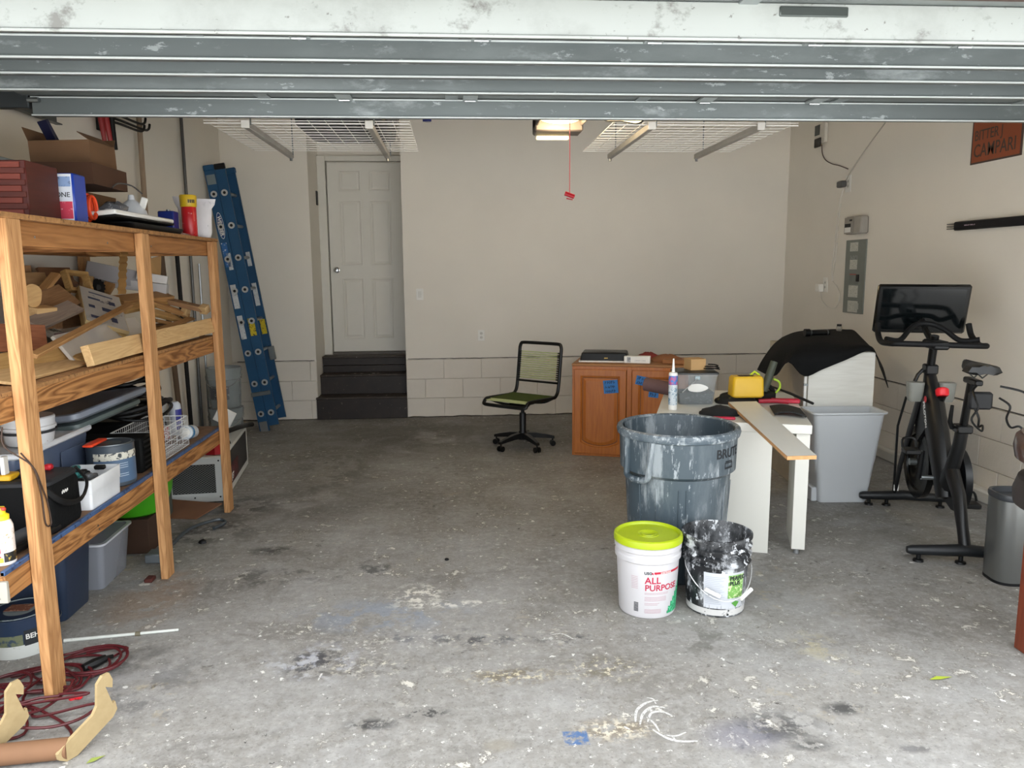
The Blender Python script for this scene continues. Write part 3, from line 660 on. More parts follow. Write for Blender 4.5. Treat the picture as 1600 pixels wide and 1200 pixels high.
MB().cyl((.062, -.158, .10), (.125, -.122, .13), .009, n=8).build('grip', WHITE, k2)

# ---- white desk
DZ = .735; drz = math.radians(-18.5)
E = V((1.885, 3.885, 0))
dk = thing('desk', 'white laminate desk buried under tools with a board laid across', 'desk', E, drz)
LAM = mat('#d6d5cd', .35, var=.015, sc=3)
MB().bb(-.83, 0, 0, 1.12, DZ-.05, DZ, .003).build('desktop', LAM, dk)
MB().bb(-.79, -.198, .012, .55, .0, DZ-.051, .002).build('pedestal', LAM, dk)
lg = MB().bb(-.075, -.004, .03, .085, .03, DZ-.051, .002).bb(-.073, -.055, .085, .34, .03, DZ-.051, .002); lo_ = lg.build('leg', LAM, dk)
for yy in (.055, .31): MB().cyl((-.045, yy, .001), (-.045, yy, .03), .016, .012, 12).build('glide', mat('#77797a', .4, .3), lo_)
# board across the desk
P = [(1.586, 3.50, .668), (1.723, 3.50, .668)]
nl = Y(1230, 713, 3.25); nr = Y(1276, 712, 3.25); fl_ = Y(1138, 628, 4.40); frr = Y(1182, 627, 4.40)
print('board pts', nl, nr, fl_, frr)
mb = MB(); top = [V((a.x, a.y, 0)) for a in (nl, nr, frr, fl_)]
def bz_(p): return DZ+.025 if p.y > 4.2 else DZ+.025
zn, zf = nl.z, fl_.z
top = [V((nl.x, nl.y, zn)), V((nr.x, nr.y, zn)), V((frr.x, frr.y, zf)), V((fl_.x, fl_.y, zf))]
c0 = sum(top, V())/4
vs = [p-c0 for p in top]+[p-c0-V((0, 0, .017)) for p in top]
fb = one(MB().add(vs, [(0, 1, 2, 3), (7, 6, 5, 4), (0, 4, 5, 1), (1, 5, 6, 2), (2, 6, 7, 3), (3, 7, 4, 0)]), 'shelf_board', mat('#b98c5c', .8, var=.15, sc=60), 'grey-white laminate shelf board lying across the desk with raw chipboard edges', 'board', c0, smooth=False)
cap = MB().add([(p-c0)*.998+V((0, 0, .0006)) for p in top], [(0, 1, 2, 3)]); o = cap.build('laminate_face', mat('#c9c8c1', .35, var=.02), fb, smooth=False)

def on_desk(x, y): M = WM(dk) @ V((x, y, 0)); return M.x, M.y
# clear container with black lid
cpos = Y(1092, 640, 4.55)
cc = thing('storage_container', 'clear plastic container with black lid and pale sticker on the desk', 'container', (cpos.x, 4.66, DZ+.001), -.12)
CLR = mat('#aab0b2', .15, alpha=.38, var=.02, spec=.6); 
mb = MB(); 
def ringr(x, y, r, z): return [(a, b, z) for a, b in rrect(-x, x, -y, y, r)]
mb.loft([ringr(.105, .085, .02, 0), ringr(.108, .088, .02, .01), ringr(.125, .10, .022, .175), ringr(.132, .106, .022, .178), ringr(.132, .106, .022, .186)], cap=True); mb.build('tub', CLR, cc)
mb = MB().loft([ringr(.10, .08, .02, .004), ringr(.112, .09, .02, .07)]); mb.build('contents', mat('#2c3132', .8, mott='#6a6f70', sc=20, mthr=.55), cc)
mb = MB().loft([ringr(.134, .108, .022, .187), ringr(.134, .108, .022, .197), ringr(.11, .085, .02, .206)]); mb.build('lid', mat('#1e2022', .35), cc)
MB().add([(x*.062, -.103-.0005*0+.010*(-z/.1), .105+z) for x, z in [(math.cos(a)*(1+.1*math.cos(3*a)), .026*math.sin(a)) for a in [2*PI*i/20 for i in range(20)]]], [tuple(range(20))]).build('sticker', PAPER, cc)
MB().bb(-.016, .016, -.112, -.104, .155, .18, .003).build('latch', mat('#9fb2b8', .3), cc)
MB().tube([(-.09, -.11, .08), (.0, -.114, .165)], .003, 5).build('bail', mat('#c5c8c9', .3, .5), cc)
one(MB().box((0, 0, .035), (.10, .10, .07), .002), 'cardboard_box', CARDL, 'small tan cardboard box sitting on the clear container', 'box', (cpos.x-.02+.02, 4.655, DZ+.2085), .15)
# coiled black cord on the container lid
pts = [(.07+.05*math.cos(a*1.0)*(1-.02*a), .0+.035*math.sin(a), .004+.002*a) for a in [i*.5 for i in range(30)]]
one(MB().tube(pts, .004, 5), 'cable', BLACK, 'black cord coiled beside the small box on the container lid', 'cable', (cpos.x+.02, 4.60, DZ+.209))
# caulk tube
cq = Y(1056, 640, 4.35)
ck = thing('caulk_tube', 'upright caulk tube with white nozzle and blue purple label', 'caulk tube', (cq.x-.0, 4.42, DZ+.001))
MB().lathe([(0, 0), (.024, 0), (.026, .004), (.026, .215), (.023, .222), (.01, .226), (.009, .232), (.0045, .305), (0, .306)], n=20).build('cartridge', WHITE, ck)
patch(0, 0, lambda z: .026, -PI, 0, .15, .205, 14, .0007).build('label_band', mat('#3f73b8', .4, mott='#b55a86', mthr=.5, sc=12), ck)
patch(0, 0, lambda z: .026, -PI, 0, .03, .145, 14, .0007).build('label_print', mat('#c7cfd3', .5, mott='#5b7f96', mthr=.52, sc=30, msc=60), ck)
# red-brown roll behind
r = Y(1035, 615, 4.9); one(MB().tube([(0, 0, 0), (.16, -.12, -.02)], .045, 18), 'sandpaper_roll', mat('#5f4644', .8, var=.1), 'dull maroon roll leaning behind the caulk tube', 'roll', (r.x-.09, 5.0, DZ+.068))
# yellow case + black green tool
yp = Y(1157, 612, 4.62)
mb = MB().loft([[(a, b, z) for a, b in rrect(-.098+i, .098-i, -.06+i, .06-i, .02)] for z, i in ((0, .008), (.01, 0), (.115, .004), (.128, .012))])
yc = thing('yellow_case', 'yellow plastic case on the far end of the board', 'case', (yp.x+.01, 4.56, fl_.z+.004), -.05)
mb.build('shell', mat('#d3a81c', .45, var=.04), yc); MB().bb(-.05, .04, -.015, .02, .128, .131, .001).build('top_slot', BLACK, yc)
MB().tube([(.03, .02, .128), (.06, .03, .15), (.09, .02, .128)], .007, 6).build('strap', mat('#b9cc2e', .5), yc)
hp_ = Y(1195, 625, 4.62)
tl = thing('power_tool', 'black and lime cordless power tool leaning up beside the yellow case', 'power tool', (hp_.x+.03, 4.66, DZ+.001), .3)
MB().tube([(-.03, 0, .06), (.0, 0, .13), (.045, 0, .245)], [.024, .026, .023], 12).build('body', mat('#3d4336', .6), tl)
MB().box((-.02, 0, .03), (.13, .08, .058), .012).build('battery', BLKP, tl)
MB().tube(smoothpath([(.02, -.03, .14), (.06, -.035, .12), (.07, -.03, .08), (.04, -.03, .05)], 4), .007, 6).build('guard', mat('#a6c83c', .5), tl)
MB().tube(smoothpath([(.0, .02, .10), (.05, .02, .07), (.06, .02, .03)], 4), .016, 8).build('grip', BLACK, tl)
# heap of tool bags beneath the board
def lump(rx, ry, rz_, seed, n=16, m=8, rough=.22):
    rnd = random.Random(seed); ph = [rnd.uniform(0, 6) for _ in range(6)]; mb = MB()
    def fn(u, v):
        a = 2*PI*u; b = PI*.5*v; k = 1+rough*(math.sin(3*a+ph[0])*.4+math.sin(5*a+ph[1]+3*b)*.35+math.sin(7*b+ph[2]+2*a)*.3)
        return (rx*k*math.cos(a)*math.cos(b), ry*k*math.sin(a)*math.cos(b), max(0, rz_*math.sin(b)*(k*.5+.5)))
    rings = [[fn(i/n, j/m) for i in range(n)] for j in range(m)]; mb.loft(rings); return mb
q = Z(1118, 640, DZ); one(lump(.13, .10, .065, 3), 'tool_bag', mat('#1d1a15', .8, mott='#5b5020', mthr=.6, sc=8), 'black tool bag with olive trim slumped between container and yellow case', 'bag', (1.735, 4.62, DZ+.001))
one(lump(.11, .09, .05, 5), 'black_cloth', mat('#0f1011', .9), 'black cloth bunched on the desk left of the board', 'cloth', (1.50, 4.24, DZ+.001))
one(MB().box((0, 0, .008), (.12, .03, .014), .004), 'hand_tool', mat('#b21c3c', .5), 'flat red handled tool lying against the left edge of the board', 'tool', (1.475, 4.09, DZ+.001), -.25, group='red tools on the desk')
one(MB().box((0, 0, .014), (.17, .045, .026), .006), 'hand_tool', mat('#b81f3a', .5), 'red tool body lying in front of the tall white cabinet', 'tool', (2.03, 4.56, DZ+.001), -.25, group='red tools on the desk')
one(MB().tube([(0, 0, 0), (.1, -.02, .004), (.17, -.05, .0)], .014, 8), 'hand_tool', mat('#a01c30', .5), 'red handle next to the black folder behind the board', 'tool', (1.86, 4.56, DZ+.016), group='red tools on the desk')
fo = MB().grid(lambda u, v: (.13*u+.10*v, .24*v-.12*u, .012+.02*math.sin(PI*u)*(1-.3*v)), 12, 6, .008)
one(fo, 'black_folder', mat('#101112', .75, bump=.2), 'floppy black folder lying right of the board on the desk', 'folder', (1.79, 4.16, DZ+.003), .1)
one(MB().tube([(2.06, 4.83, DZ+.06), (2.10, 4.65, DZ+.045), (2.16, 4.46, DZ+.012)], [.006, .009, .009], 6), 'rubber_strip', RUBBER, 'thin black rubber strip along the foot of the tall white cabinet', 'strip')

# ---- tall white cabinet
tcb = thing('tall_cabinet', 'tall white wood-grain cabinet draped with black cloth beside the exercise bike', 'cabinet', (2.385, 5.07, 0), -.10)
WG = wood('#d6d4ca', '#ecebe4', 'X', 9, .5, .25)
MB().bb(.02, .47, .02, .86, 0, .995, .002).build('body', mat('#b3ad9f', .5), tcb)
MB().bb(.028, .475, -.002, .018, 0.0, .99, .002).build('front_panel', WG, tcb)
MB().bb(.0, .018, -.002, .018, 0.0, .95, .002).build('side_panel_edge', WHITE, tcb)
MB().bb(-.003, .024, -.006, .012, .76, .775, .001).build('metal_clip', STEEL, tcb)
cl = [[(1183, 578, 5.10), (1192, 562, 5.25), (1208, 540, 5.5), (1222, 528, 5.75)],
      [(1200, 586, 5.02), (1208, 560, 5.15), (1222, 537, 5.4), (1238, 521, 5.85)],
      [(1214, 586, 4.99), (1226, 556, 5.12), (1236, 535, 5.35), (1252, 518, 5.9)],
      [(1232, 566, 4.96), (1243, 548, 5.10), (1253, 533, 5.3), (1268, 516.5, 5.92)],
      [(1256, 588, 5.02), (1256, 555, 5.04), (1270, 532, 5.25), (1288, 515.5, 5.95)],
      [(1285, 577, 5.02), (1284, 550, 5.04), (1292, 531, 5.25), (1305, 515, 5.95)],
      [(1320, 563, 5.0), (1322, 545, 5.03), (1324, 533, 5.25), (1320, 515.5, 5.95)],
      [(1362, 547, 5.0), (1358, 541, 5.03), (1350, 536, 5.25), (1334, 517, 5.95)],
      [(1374, 572, 5.02), (1369, 556, 5.1), (1362, 545, 5.3), (1345, 529, 5.9)],
      [(1387, 606, 5.05), (1379, 575, 5.12), (1368, 556, 5.3), (1352, 540, 5.85)]]
cpt = [smoothpath([Y(*p) for p in row], 4) for row in cl]
cols = [smoothpath([r[j] for r in cpt], 4) for j in range(len(cpt[0]))]
nu, nv = len(cols)-1, len(cols[0])-1
cm = MB().grid(lambda u, v: cols[round(u*nu)][round(v*nv)], nu, nv, .005)
one(cm, 'black_cloth', mat('#0e0f10', .85, var=.25, sc=6, bump=.2, bsc=40, spec=.2), 'stiff black cloth draped over the tall white cabinet, corner hanging down its front', 'cloth')
q = Y(1268, 519, 5.55)
fl2 = thing('flashlight', 'black cylindrical flashlight lying on the black draped cloth', 'flashlight', (q.x, 5.5, q.z), -.05)
MB().tube([(-.075, 0, 0), (-.04, 0, 0), (-.035, 0, 0), (.11, 0, 0)], [.03, .03, .021, .021], 14).build('barrel', BLKM, fl2)
MB().cyl((-.033, 0, 0), (-.026, 0, 0), .0235, n=14).cyl((.09, 0, 0), (.096, 0, 0), .0235, n=14).build('ring', mat('#6d7072', .3, .8), fl2)
q = Y(1306, 517, 5.85)
jr = thing('glass_bottle', 'small clear bottle with dark cap standing on the draped cloth', 'bottle', (q.x, 5.8, q.z-.01))
MB().lathe([(0, 0), (.022, 0), (.022, .035), (.02, .05), (0, .05)], n=14).build('glass', mat('#9d978b', .1, alpha=.5), jr); MB().cyl((0, 0, .05), (0, 0, .066), .018, n=14).build('cap', BLACK, jr)

# ---- light grey wastebin
wbn = thing('wastebin', 'tall light grey plastic wastebin in front of the white cabinet', 'bin', (2.58, 4.90, 0), -.07)
GB = mat('#cdd1d4', .35, var=.02, sc=3)
def rg(x, y0, y1, r, z): return [(a, b, z) for a, b in rrect(-x, x, y0, y1, r, 5)]
mb = MB().loft([rg(.160, -.085, .075, .03, .002), rg(.165, -.09, .08, .03, .02), rg(.235, -.125, .115, .035, .60), rg(.238, -.127, .117, .035, .605), rg(.252, -.138, .128, .035, .612), rg(.252, -.138, .128, .035, .622), rg(.232, -.12, .11, .03, .620), rg(.205, -.10, .09, .03, .3), rg(.155, -.075, .07, .03, .02)])
mb.build('body', GB, wbn)
MB().bb(.235, .275, -.03, .03, .595, .612, .004).build('grip', GB, wbn)
MB().bb(-.205, -.165, -.06, .06, .002, .10, .006).build('foot', GB, wbn)

# ---- wood cabinet with two doors
cb = thing('wood_cabinet', 'honey brown wooden base cabinet with two panel doors and blue tape notes', 'cabinet', (.968, 6.335, 0), math.radians(-17.5))
CW = wood('#8a4717', '#b8702c', 'Z', 10, .4, .15, coat=.2)
CG = mat('#5d3519', .6)
W2, HC = .95, .785
MB().bb(0, W2, .022, .60, 0.0, HC-.02, .002).build('carcass', wood('#7b4a28', '#9c6436', 'Z', 8, .6, .15), cb)
ffm = MB().bb(0, .035, 0, .021, .0, HC-.02, .002).bb(W2-.035, W2, 0, .021, 0, HC-.02, .002).bb(.455, .495, 0, .021, .0, HC-.02, .002).bb(.035, .455, 0, .021, HC-.055, HC-.02).bb(.495, W2-.035, 0, .021, HC-.055, HC-.02).bb(.035, .455, 0, .021, 0, .03).bb(.495, W2-.035, 0, .021, 0, .03)
ffm.build('face_frame', CW, cb)
MB().bb(-.006, W2+.006, .0, .605, HC-.019, HC, .003).build('top_panel', mat('#9a6a3c', .6), cb)
def cab_door(x0, x1, z0, z1):
    n = 14; y0 = -.019
    def ring(i, d):
        a0, a1, b0, b1 = x0+i, x1-i, z0+i, z1-i; sag = max(.0, .045) if i > .03 else 0.0
        pts = [(a0, b1), (a1, b1)]
        lo = b0+(sag if i > .03 else 0)
        for k in range(n+1):
            u = k/n; xx = a1+(a0-a1)*u; s_ = math.sin(PI*u)
            zz = lo-(sag*(s_**.7) if i > .03 else 0); pts.append((xx, zz))
        return [(a, y0-d, b) for a, b in pts]
    mb = MB()
    back = [(a, 0, b) for a, _, b in ring(0, 0)]
    mb.loft([back, ring(0, -.003), ring(.004, .0), ring(.052, .0), ring(.056, -.004), ring(.060, -.001), ring(.068, -.007), ring(.074, -.007), ring(.098, .0), ring(.10, .0)])
    d = mb.build('door', CW, cb, smooth=False)
    # dark line along the groove
    g = MB(); r1, r2 = ring(.0685, -.0066), ring(.0735, -.0066); m_ = len(r1)
    g.v = [V(p) for p in r1+r2]; g.f = [(i, (i+1) % m_, m_+(i+1) % m_, m_+i) for i in range(m_)]; g.build('groove', CG, d, smooth=False)
    return d
da = cab_door(.02, .452, .022, HC-.045); db = cab_door(.498, .93, .022, HC-.045)
TAPE = mat('#2f6fae', .7, var=.08)
def note(parent, x, z, wd, ht, lines, seed, rot=0.0):
    rnd = random.Random(seed); M = Matrix.Translation((x, -.021, z)) @ Matrix.Rotation(rot, 4, 'Y')
    o = MB().bb(-wd/2, wd/2, -.0008, .0, -ht/2, ht/2, 0, M).build('tape_note', TAPE, parent, smooth=False)
    s = MB()
    for k in range(lines):
        zz = ht/2-ht*(k+.5)/lines; xx = -wd*.38
        while xx < wd*.32:
            h = ht/lines*.33; st_ = [(xx, -.002, zz-h), (xx+.004, -.002, zz+h), (xx+.009, -.002, zz-h*rnd.uniform(.2, 1)), (xx+.012, -.002, zz+h*rnd.uniform(-.2, 1))]
            s.tube([M @ V(p) for p in st_], .0018, 4); xx += rnd.uniform(.014, .022)
    s.build('handwriting', INK, o)
note(da, .325, .60, .12, .11, 3, 1, -.1); note(db, .58, .655, .10, .075, 2, 2, .2); note(db, .68, .59, .08, .14, 3, 3, .1)
# things on the cabinet
def at_cb(x, y): p = WM(cb) @ V((x, y, 0)); return p
p = at_cb(.24, .26)
b1 = thing('flat_box', 'flat black box with gold mark on top of the wooden cabinet', 'box', (p.x, p.y, HC+.001), -.25)
MB().bb(-.21, .22, -.16, .15, 0, .014, .003).build('tray', WHITE, b1)
MB().loft([[(a, b, z) for a, b in rrect(-.20+i, .205-i, -.15+i, .145-i, .01)] for z, i in ((.0145, 0), (.072, .012), (.080, .022))]).build('box', mat('#08090a', .4, spec=.3), b1)
MB().box((.02, -.147, .036), (.03, .002, .008)).build('gold_mark', mat('#a88c4a', .4, .5), b1)
p = at_cb(.53, .12)
b2 = thing('white_box', 'long white carton with small print at the front of the cabinet top', 'box', (p.x, p.y, HC+.001), -.33)
MB().box((0, 0, .03), (.215, .07, .058), .002).build('carton', WHITE, b2)
text('LAWN CARE', .016, GREYT, 'lettering', b2, M=facing(None, (1, 0, 0), (0, 0, 1), (-.02, -.0355, .018)))
MB().box((-.068, -.0355, .03), (.03, .001, .04)).build('print', mat('#8d9092', .6, mott='#e3e3e3', msc=80, sc=10), b2)
p = at_cb(.76, .30); one(lump(.13, .10, .06, 11, rough=.15), 'cardboard_bag', mat('#8a5a38', .8, var=.15), 'crumpled brown paper bag at the right end of the cabinet top', 'bag', (p.x, p.y, HC+.001))
p = at_cb(.60, .38); one(lump(.10, .07, .065, 12, rough=.25), 'red_rag', mat('#7d2b24', .8, var=.2), 'dark red rag behind the white carton', 'rag', (p.x, p.y, HC+.001))
p = at_cb(.06, .50); one(MB().box((0, 0, .02), (.10, .08, .038), .003), 'wood_block', wood('#8c5a30', '#b98350', 'X', 10), 'short block of wood at the back left corner of the cabinet top', 'block', (p.x, p.y, HC+.001), -.3)
one(MB().box((0, 0, .018), (.20, .07, .034), .003), 'wood_block', wood('#7f4f2a', '#a87040', 'X', 10), 'brown strip of wood at the right end of the cabinet top', 'block', (*at_cb(.84, .12).xy, HC+.001), -.4)

# ---- office chair
hub = Z(817, 698, 0)
och = thing('office_chair', 'black swivel chair with green bungee cord seat and back', 'chair', (hub.x, hub.y, 0), math.radians(-40))
# local frame: the chair faces -Y
for k in range(5):
    a = math.radians(-100+72*k); c, s = math.cos(a), math.sin(a)
    o = MB().loft([[(c*r-s*wd, s*r+c*wd, z+dz) for wd, dz in ((-w_, 0), (w_, 0), (w_*.8, h_), (-w_*.8, h_))] for r, z, w_, h_ in ((.02, .085, .032, .05), (.12, .085, .026, .042), (.22, .075, .02, .032), (.285, .068, .017, .022))]).build('leg', BLKP, och)
    cx_, cy_ = c*.27, s*.27
    w_ = MB()
    for sd in (-1, 1): w_.cyl((cx_-s*.012*sd, cy_+c*.012*sd, .026), (cx_-s*.026*sd, cy_+c*.026*sd, .026), .025, n=14)
    w_.cyl((cx_, cy_, .026), (cx_, cy_, .07), .007, n=8); w_.build('caster', BLKM, o)
MB().lathe([(0, .07), (.04, .07), (.042, .13), (.03, .15), (.03, .30), (.026, .31), (.016, .31), (.016, .39), (0, .39)], n=20).build('column', BLKP, och)
MB().box((0, -.01, .395), (.15, .20, .03), .008).build('seat_plate', BLKM, och)
MB().tube([(-.03, -.05, .385), (-.12, -.07, .36), (-.15, -.075, .355)], .006, 6).build('lever', BLKM, och)
for s in (-1, 1): MB().tube(smoothpath([(s*.06, -.12, .395), (s*.15, -.14, .405), (s*.21, -.20, .44)], 4), .011, 8).build('support_bar', BLKP, och)
for s in (-1, 1): MB().tube(smoothpath([(s*.06, .08, .395), (s*.15, .12, .40), (s*.21, .16, .43)], 4), .011, 8).build('support_bar', BLKP, och)
sw = .225
side = lambda s: smoothpath([(s*sw, -.27, .415), (s*sw, -.245, .445), (s*sw, -.18, .452), (s*sw, .13, .44), (s*sw, .20, .455), (s*sw, .235, .52), (s*sw, .265, .72), (s*sw, .285, .86)], 5)
L_, R_ = side(-1), side(1)
topc = smoothpath([(sw, .285, .86), (sw-.012, .289, .895), (sw-.05, .29, .905), (0, .29, .906), (-sw+.05, .29, .905), (-sw+.012, .289, .895), (-sw, .285, .86)], 4)
fr_ = smoothpath([(-sw, -.27, .415), (-sw+.04, -.28, .408), (0, -.28, .407), (sw-.04, -.28, .408), (sw, -.27, .415)], 4)
MB().tube(R_+topc[1:-1]+L_[::-1]+fr_[1:-1], .0155, 8, closed=True).build('frame', BLKP, och)
MB().tube([(-sw, .238, .56), (sw, .238, .56)], .010, 8).build('cross_bar', BLKP, och)
CORDM = mat('#b3bb86', .7, var=.1, sc=30); SEATM = mat('#3d4a18', .8, var=.1, sc=30)
ymp = lambda z: .235+(z-.52)*.143
for i in range(13):
    z = .590+.0195*i; y = ymp(z)-.004
    MB().tube([(-sw+.008, y, z), (sw-.008, y, z)], .0052, 6).build('bungee_cord', CORDM, och)
    for s in (-1, 1): MB().box((s*(sw-.016), y, z), (.026, .022, .012), .003).build('cord_clip', BLKM, och)
for i in range(22):
    y = -.25+.0195*i; z = (.448 if y > -.2 else .443)-.004*0
    MB().tube([(-sw+.008, y, z), (sw-.008, y, z)], .0075 if y > -.19 else .005, 6).build('bungee_cord', SEATM if y > -.19 else CORDM, och)

# ---- exercise bike ; local Y forward, X right
R0_ = V((2.68, 3.72, 0)); brz = -.245
bk_ = thing('exercise_bike', 'black stationary exercise bike with a large screen facing the rider', 'exercise bike', R0_, brz)
BF = mat('#0d0e10', .42, var=.1, sc=3); BF2 = mat('#14171a', .45, var=.1)
def foot(y, x0, x1):
    o = MB().tube([(x0, y, .062), (x0+.02, y, .062), (-.1, y, .068), (0, y, .075), (.1, y, .068), (x1-.02, y, .062), (x1, y, .062)], [.018, .026, .031, .034, .031, .026, .018], 12).build('stabiliser', BF2, bk_)
    for x in (x0+.06, -.02 if y < .5 else -.1, x1-.06): MB().lathe([(0, 0.001), (.028, .001), (.026, .012), (.012, .016), (.012, .045), (0, .045)], (x, y, 0), 12).build('levelling_pad', BLKM, o)
    return o
foot(0.0, -.29, .29); foot(1.02, -.27, .29)
def ell(mb, pts, rx, ry, n=12):
    """tube with separate half widths across X and along the bike"""
    rings = []
    P_ = [V(p) for p in pts]
    for i, p in enumerate(P_):
        t = (P_[min(i+1, len(P_)-1)]-P_[max(i-1, 0)]).normalized(); f = V((0, t.z, -t.y)).normalized()
        rings.append([p+V((1, 0, 0))*rx[i]*math.cos(2*PI*k/n)+f*ry[i]*math.sin(2*PI*k/n) for k in range(n)])
    return mb.loft(rings)
ell(MB(), [(0, 0, .07), (0, .06, .18), (0, .14, .33), (0, .26, .44)], [.03, .028, .032, .035], [.03, .035, .05, .06]).build('rear_leg', BF, bk_)
ell(MB(), [(0, .34, .26), (0, .40, .42), (0, .50, .58), (0, .60, .74), (0, .68, .86), (0, .70, .93)], [.04, .052, .058, .056, .042, .032], [.06, .085, .095, .09, .06, .035]).build('main_frame', BF, bk_)
ell(MB(), [(0, .38, .30), (0, .27, .43), (0, .19, .60), (0, .165, .70)], [.034, .036, .032, .032], [.07, .05, .04, .034]).build('seat_tube', BF, bk_)
MB().box((0, .163, .70), (.08, .085, .045), .008).build('seat_clamp', BLKP, bk_)
MB().tube([(-.05, .17, .70), (-.07, .15, .74), (-.072, .13, .83)], [.012, .012, .009], 8).build('seat_lever', BLKP, bk_)
ell(MB(), [(0, .16, .70), (0, .10, .96)], [.019, .018], [.028, .028]).build('seat_post', BLKM, bk_)
MB().bb(-.02, .02, .0, .16, .955, .985, .006).build('seat_slider', BLKM, bk_)
# saddle
sd = [[(x*wd, y+0.0, z) for x, z in ((-1, 1.035), (-.8, 1.062), (-.35, 1.072), (0, 1.066), (.35, 1.072), (.8, 1.062), (1, 1.035), (.7, 1.022), (0, 1.03), (-.7, 1.022))] for y, wd in ((-.075, .045), (-.06, .08), (-.01, .092), (.05, .065), (.10, .036), (.16, .026), (.195, .018), (.205, .008))]
MB().loft(sd).build('saddle', mat('#08090a', .4, var=.1), bk_)
MB().tube([(-.025, -.04, 1.03), (-.02, .02, .995), (-.02, .12, 1.02)], .004, 6).tube([(.025, -.04, 1.03), (.02, .02, .995), (.02, .12, 1.02)], .004, 6).build('saddle_rail', STEEL, bk_)
# dumbbell holder behind the seat: wire cradle, and pouch
MB().bb(-.055, .055, -.045, -.005, .84, .93, .01).build('rear_pouch', mat('#121316', .6), bk_)
for s in (-1, 1):
    pth = smoothpath([(s*.02, -.02, .96), (s*.08+.03, -.06, .94), (s*.10+.05, -.10, .90), (s*.09+.05, -.11, .86), (s*.12+.05, -.12, .80), (s*.07+.05, -.12, .745), (s*.05+.04, -.1, .77), (s*.04+.02, -.08, .76), (s*.03+.02, -.05, .80), (s*.05+.02, -.03, .86), (s*.02, -.02, .90)], 5)
    MB().tube([V(p)+V((.07 if s > 0 else .0, 0, 0)) for p in pth], .0055, 6).build('weight_hook', BLKM, bk_)
# front fork, flywheel
for s in (-1, 1): ell(MB(), [(s*.055, 1.02, .08), (s*.055, .94, .30), (s*.052, .82, .55), (s*.03, .74, .80)], [.012]*4, [.022, .026, .032, .035]).build('fork', BF, bk_)
MB().tube([(-.06, .90, .75), (-.08, .96, .55), (-.06, 1.02, .1)], .008, 6).build('brace', BF, bk_)
fw = MB(); fw.lathe([(0, -.012), (.05, -.014), (.06, -.008), (.17, -.008), (.175, -.018), (.225, -.018), (.228, 0), (.225, .018), (.175, .018), (.17, .008), (.06, .008), (.05, .014), (0, .012)], n=48, M=Matrix.Translation((0, .78, .36)) @ Matrix.Rotation(PI/2, 4, 'Y'))
fw.build('flywheel', mat('#101112', .25, .5), bk_)
MB().lathe([(0, -.02), (.022, -.02), (.022, .02), (0, .02)], n=16, M=Matrix.Translation((-.035, .78, .36)) @ Matrix.Rotation(PI/2, 4, 'Y')).build('hub', STEEL, bk_)
cg = [(a, b) for a, b in [(.40+.185*math.cos(t), .36+.185*math.sin(t)) for t in [PI/2+PI*i/16 for i in range(17)]]]+[(.78+.11*math.cos(t), .37+.11*math.sin(t)) for t in [-PI/2+PI*i/12 for i in range(13)]]
MYZ = Matrix(((0, 0, 1, 0), (1, 0, 0, 0), (0, 1, 0, 0), (0, 0, 0, 1)))
MB().prism(cg, .062, .098, MYZ).build('chain_guard', mat('#15171a', .4), bk_)
pm = [(.44, .58), (.60, .62), (.74, .50), (.80, .60), (.70, .86), (.62, .84)]
MB().prism(pm, -.032, .032, MYZ).build('shroud', BF, bk_)
cm_ = MB().cyl((-.11, .40, .36), (.13, .40, .36), .014, n=12); cm_.build('crank_axle', STEEL, bk_)
def crank(s, a):
    x = s*.125; e = (x, .40+.17*math.sin(a), .36-.17*math.cos(a))
    MB().tube([(x, .40, .36), e], [.018, .013], 8).build('crank_arm', BLKP, bk_)
    o = MB().box((e[0]+s*.06, e[1], e[2]), (.085, .09, .028), .006).cyl(e, (e[0]+s*.03, e[1], e[2]), .009, n=8).build('pedal', BLKP, bk_)
    MB().tube(smoothpath([(e[0]+s*.025, e[1]+.03, e[2]+.015), (e[0]+s*.03, e[1]+.055, e[2]+.06), (e[0]+s*.09, e[1]+.055, e[2]+.06), (e[0]+s*.10, e[1]+.03, e[2]+.015)], 4), .007, 6).build('toe_cage', BLKM, o)
crank(1, .25); crank(-1, .25+PI)
# head post, knob, holders
MB().box((0, .70, .955), (.07, .08, .06), .008).build('head_clamp', BLKP, bk_)
MB().tube([(-.04, .70, .95), (-.07, .69, .92), (-.085, .69, .88)], .011, 8).build('head_lever', BLKP, bk_)
ell(MB(), [(0, .70, .95), (0, .66, 1.16)], [.022, .022], [.03, .03]).build('head_post', BLKM, bk_)
MB().lathe([(0, -.02), (.030, -.02), (.036, -.01), (.036, .02), (.028, .028), (0, .03)], n=14, M=Matrix.Translation((.02, .54, .835)) @ Matrix.Rotation(-.4, 4, 'X')).build('resistance_knob', mat('#e0202c', .35), bk_, label='red resistance knob')
MB().cyl((.02, .57, .76), (.02, .54, .82), .02, .024, 12).build('knob_stem', BLKM, bk_)
CH = mat('#8b8d86', .35, alpha=.65)
for x in (-.09, .085): MB().loft([[(x+a*k, .66+b*k, z) for a, b in rrect(-.046, .046, -.04, .04, .02)] for z, k in ((.765, .72), (.785, .85), (.875, 1.0), (.88, 1.0))]).build('bottle_holder', CH, bk_, label='smoky clear bottle holder')
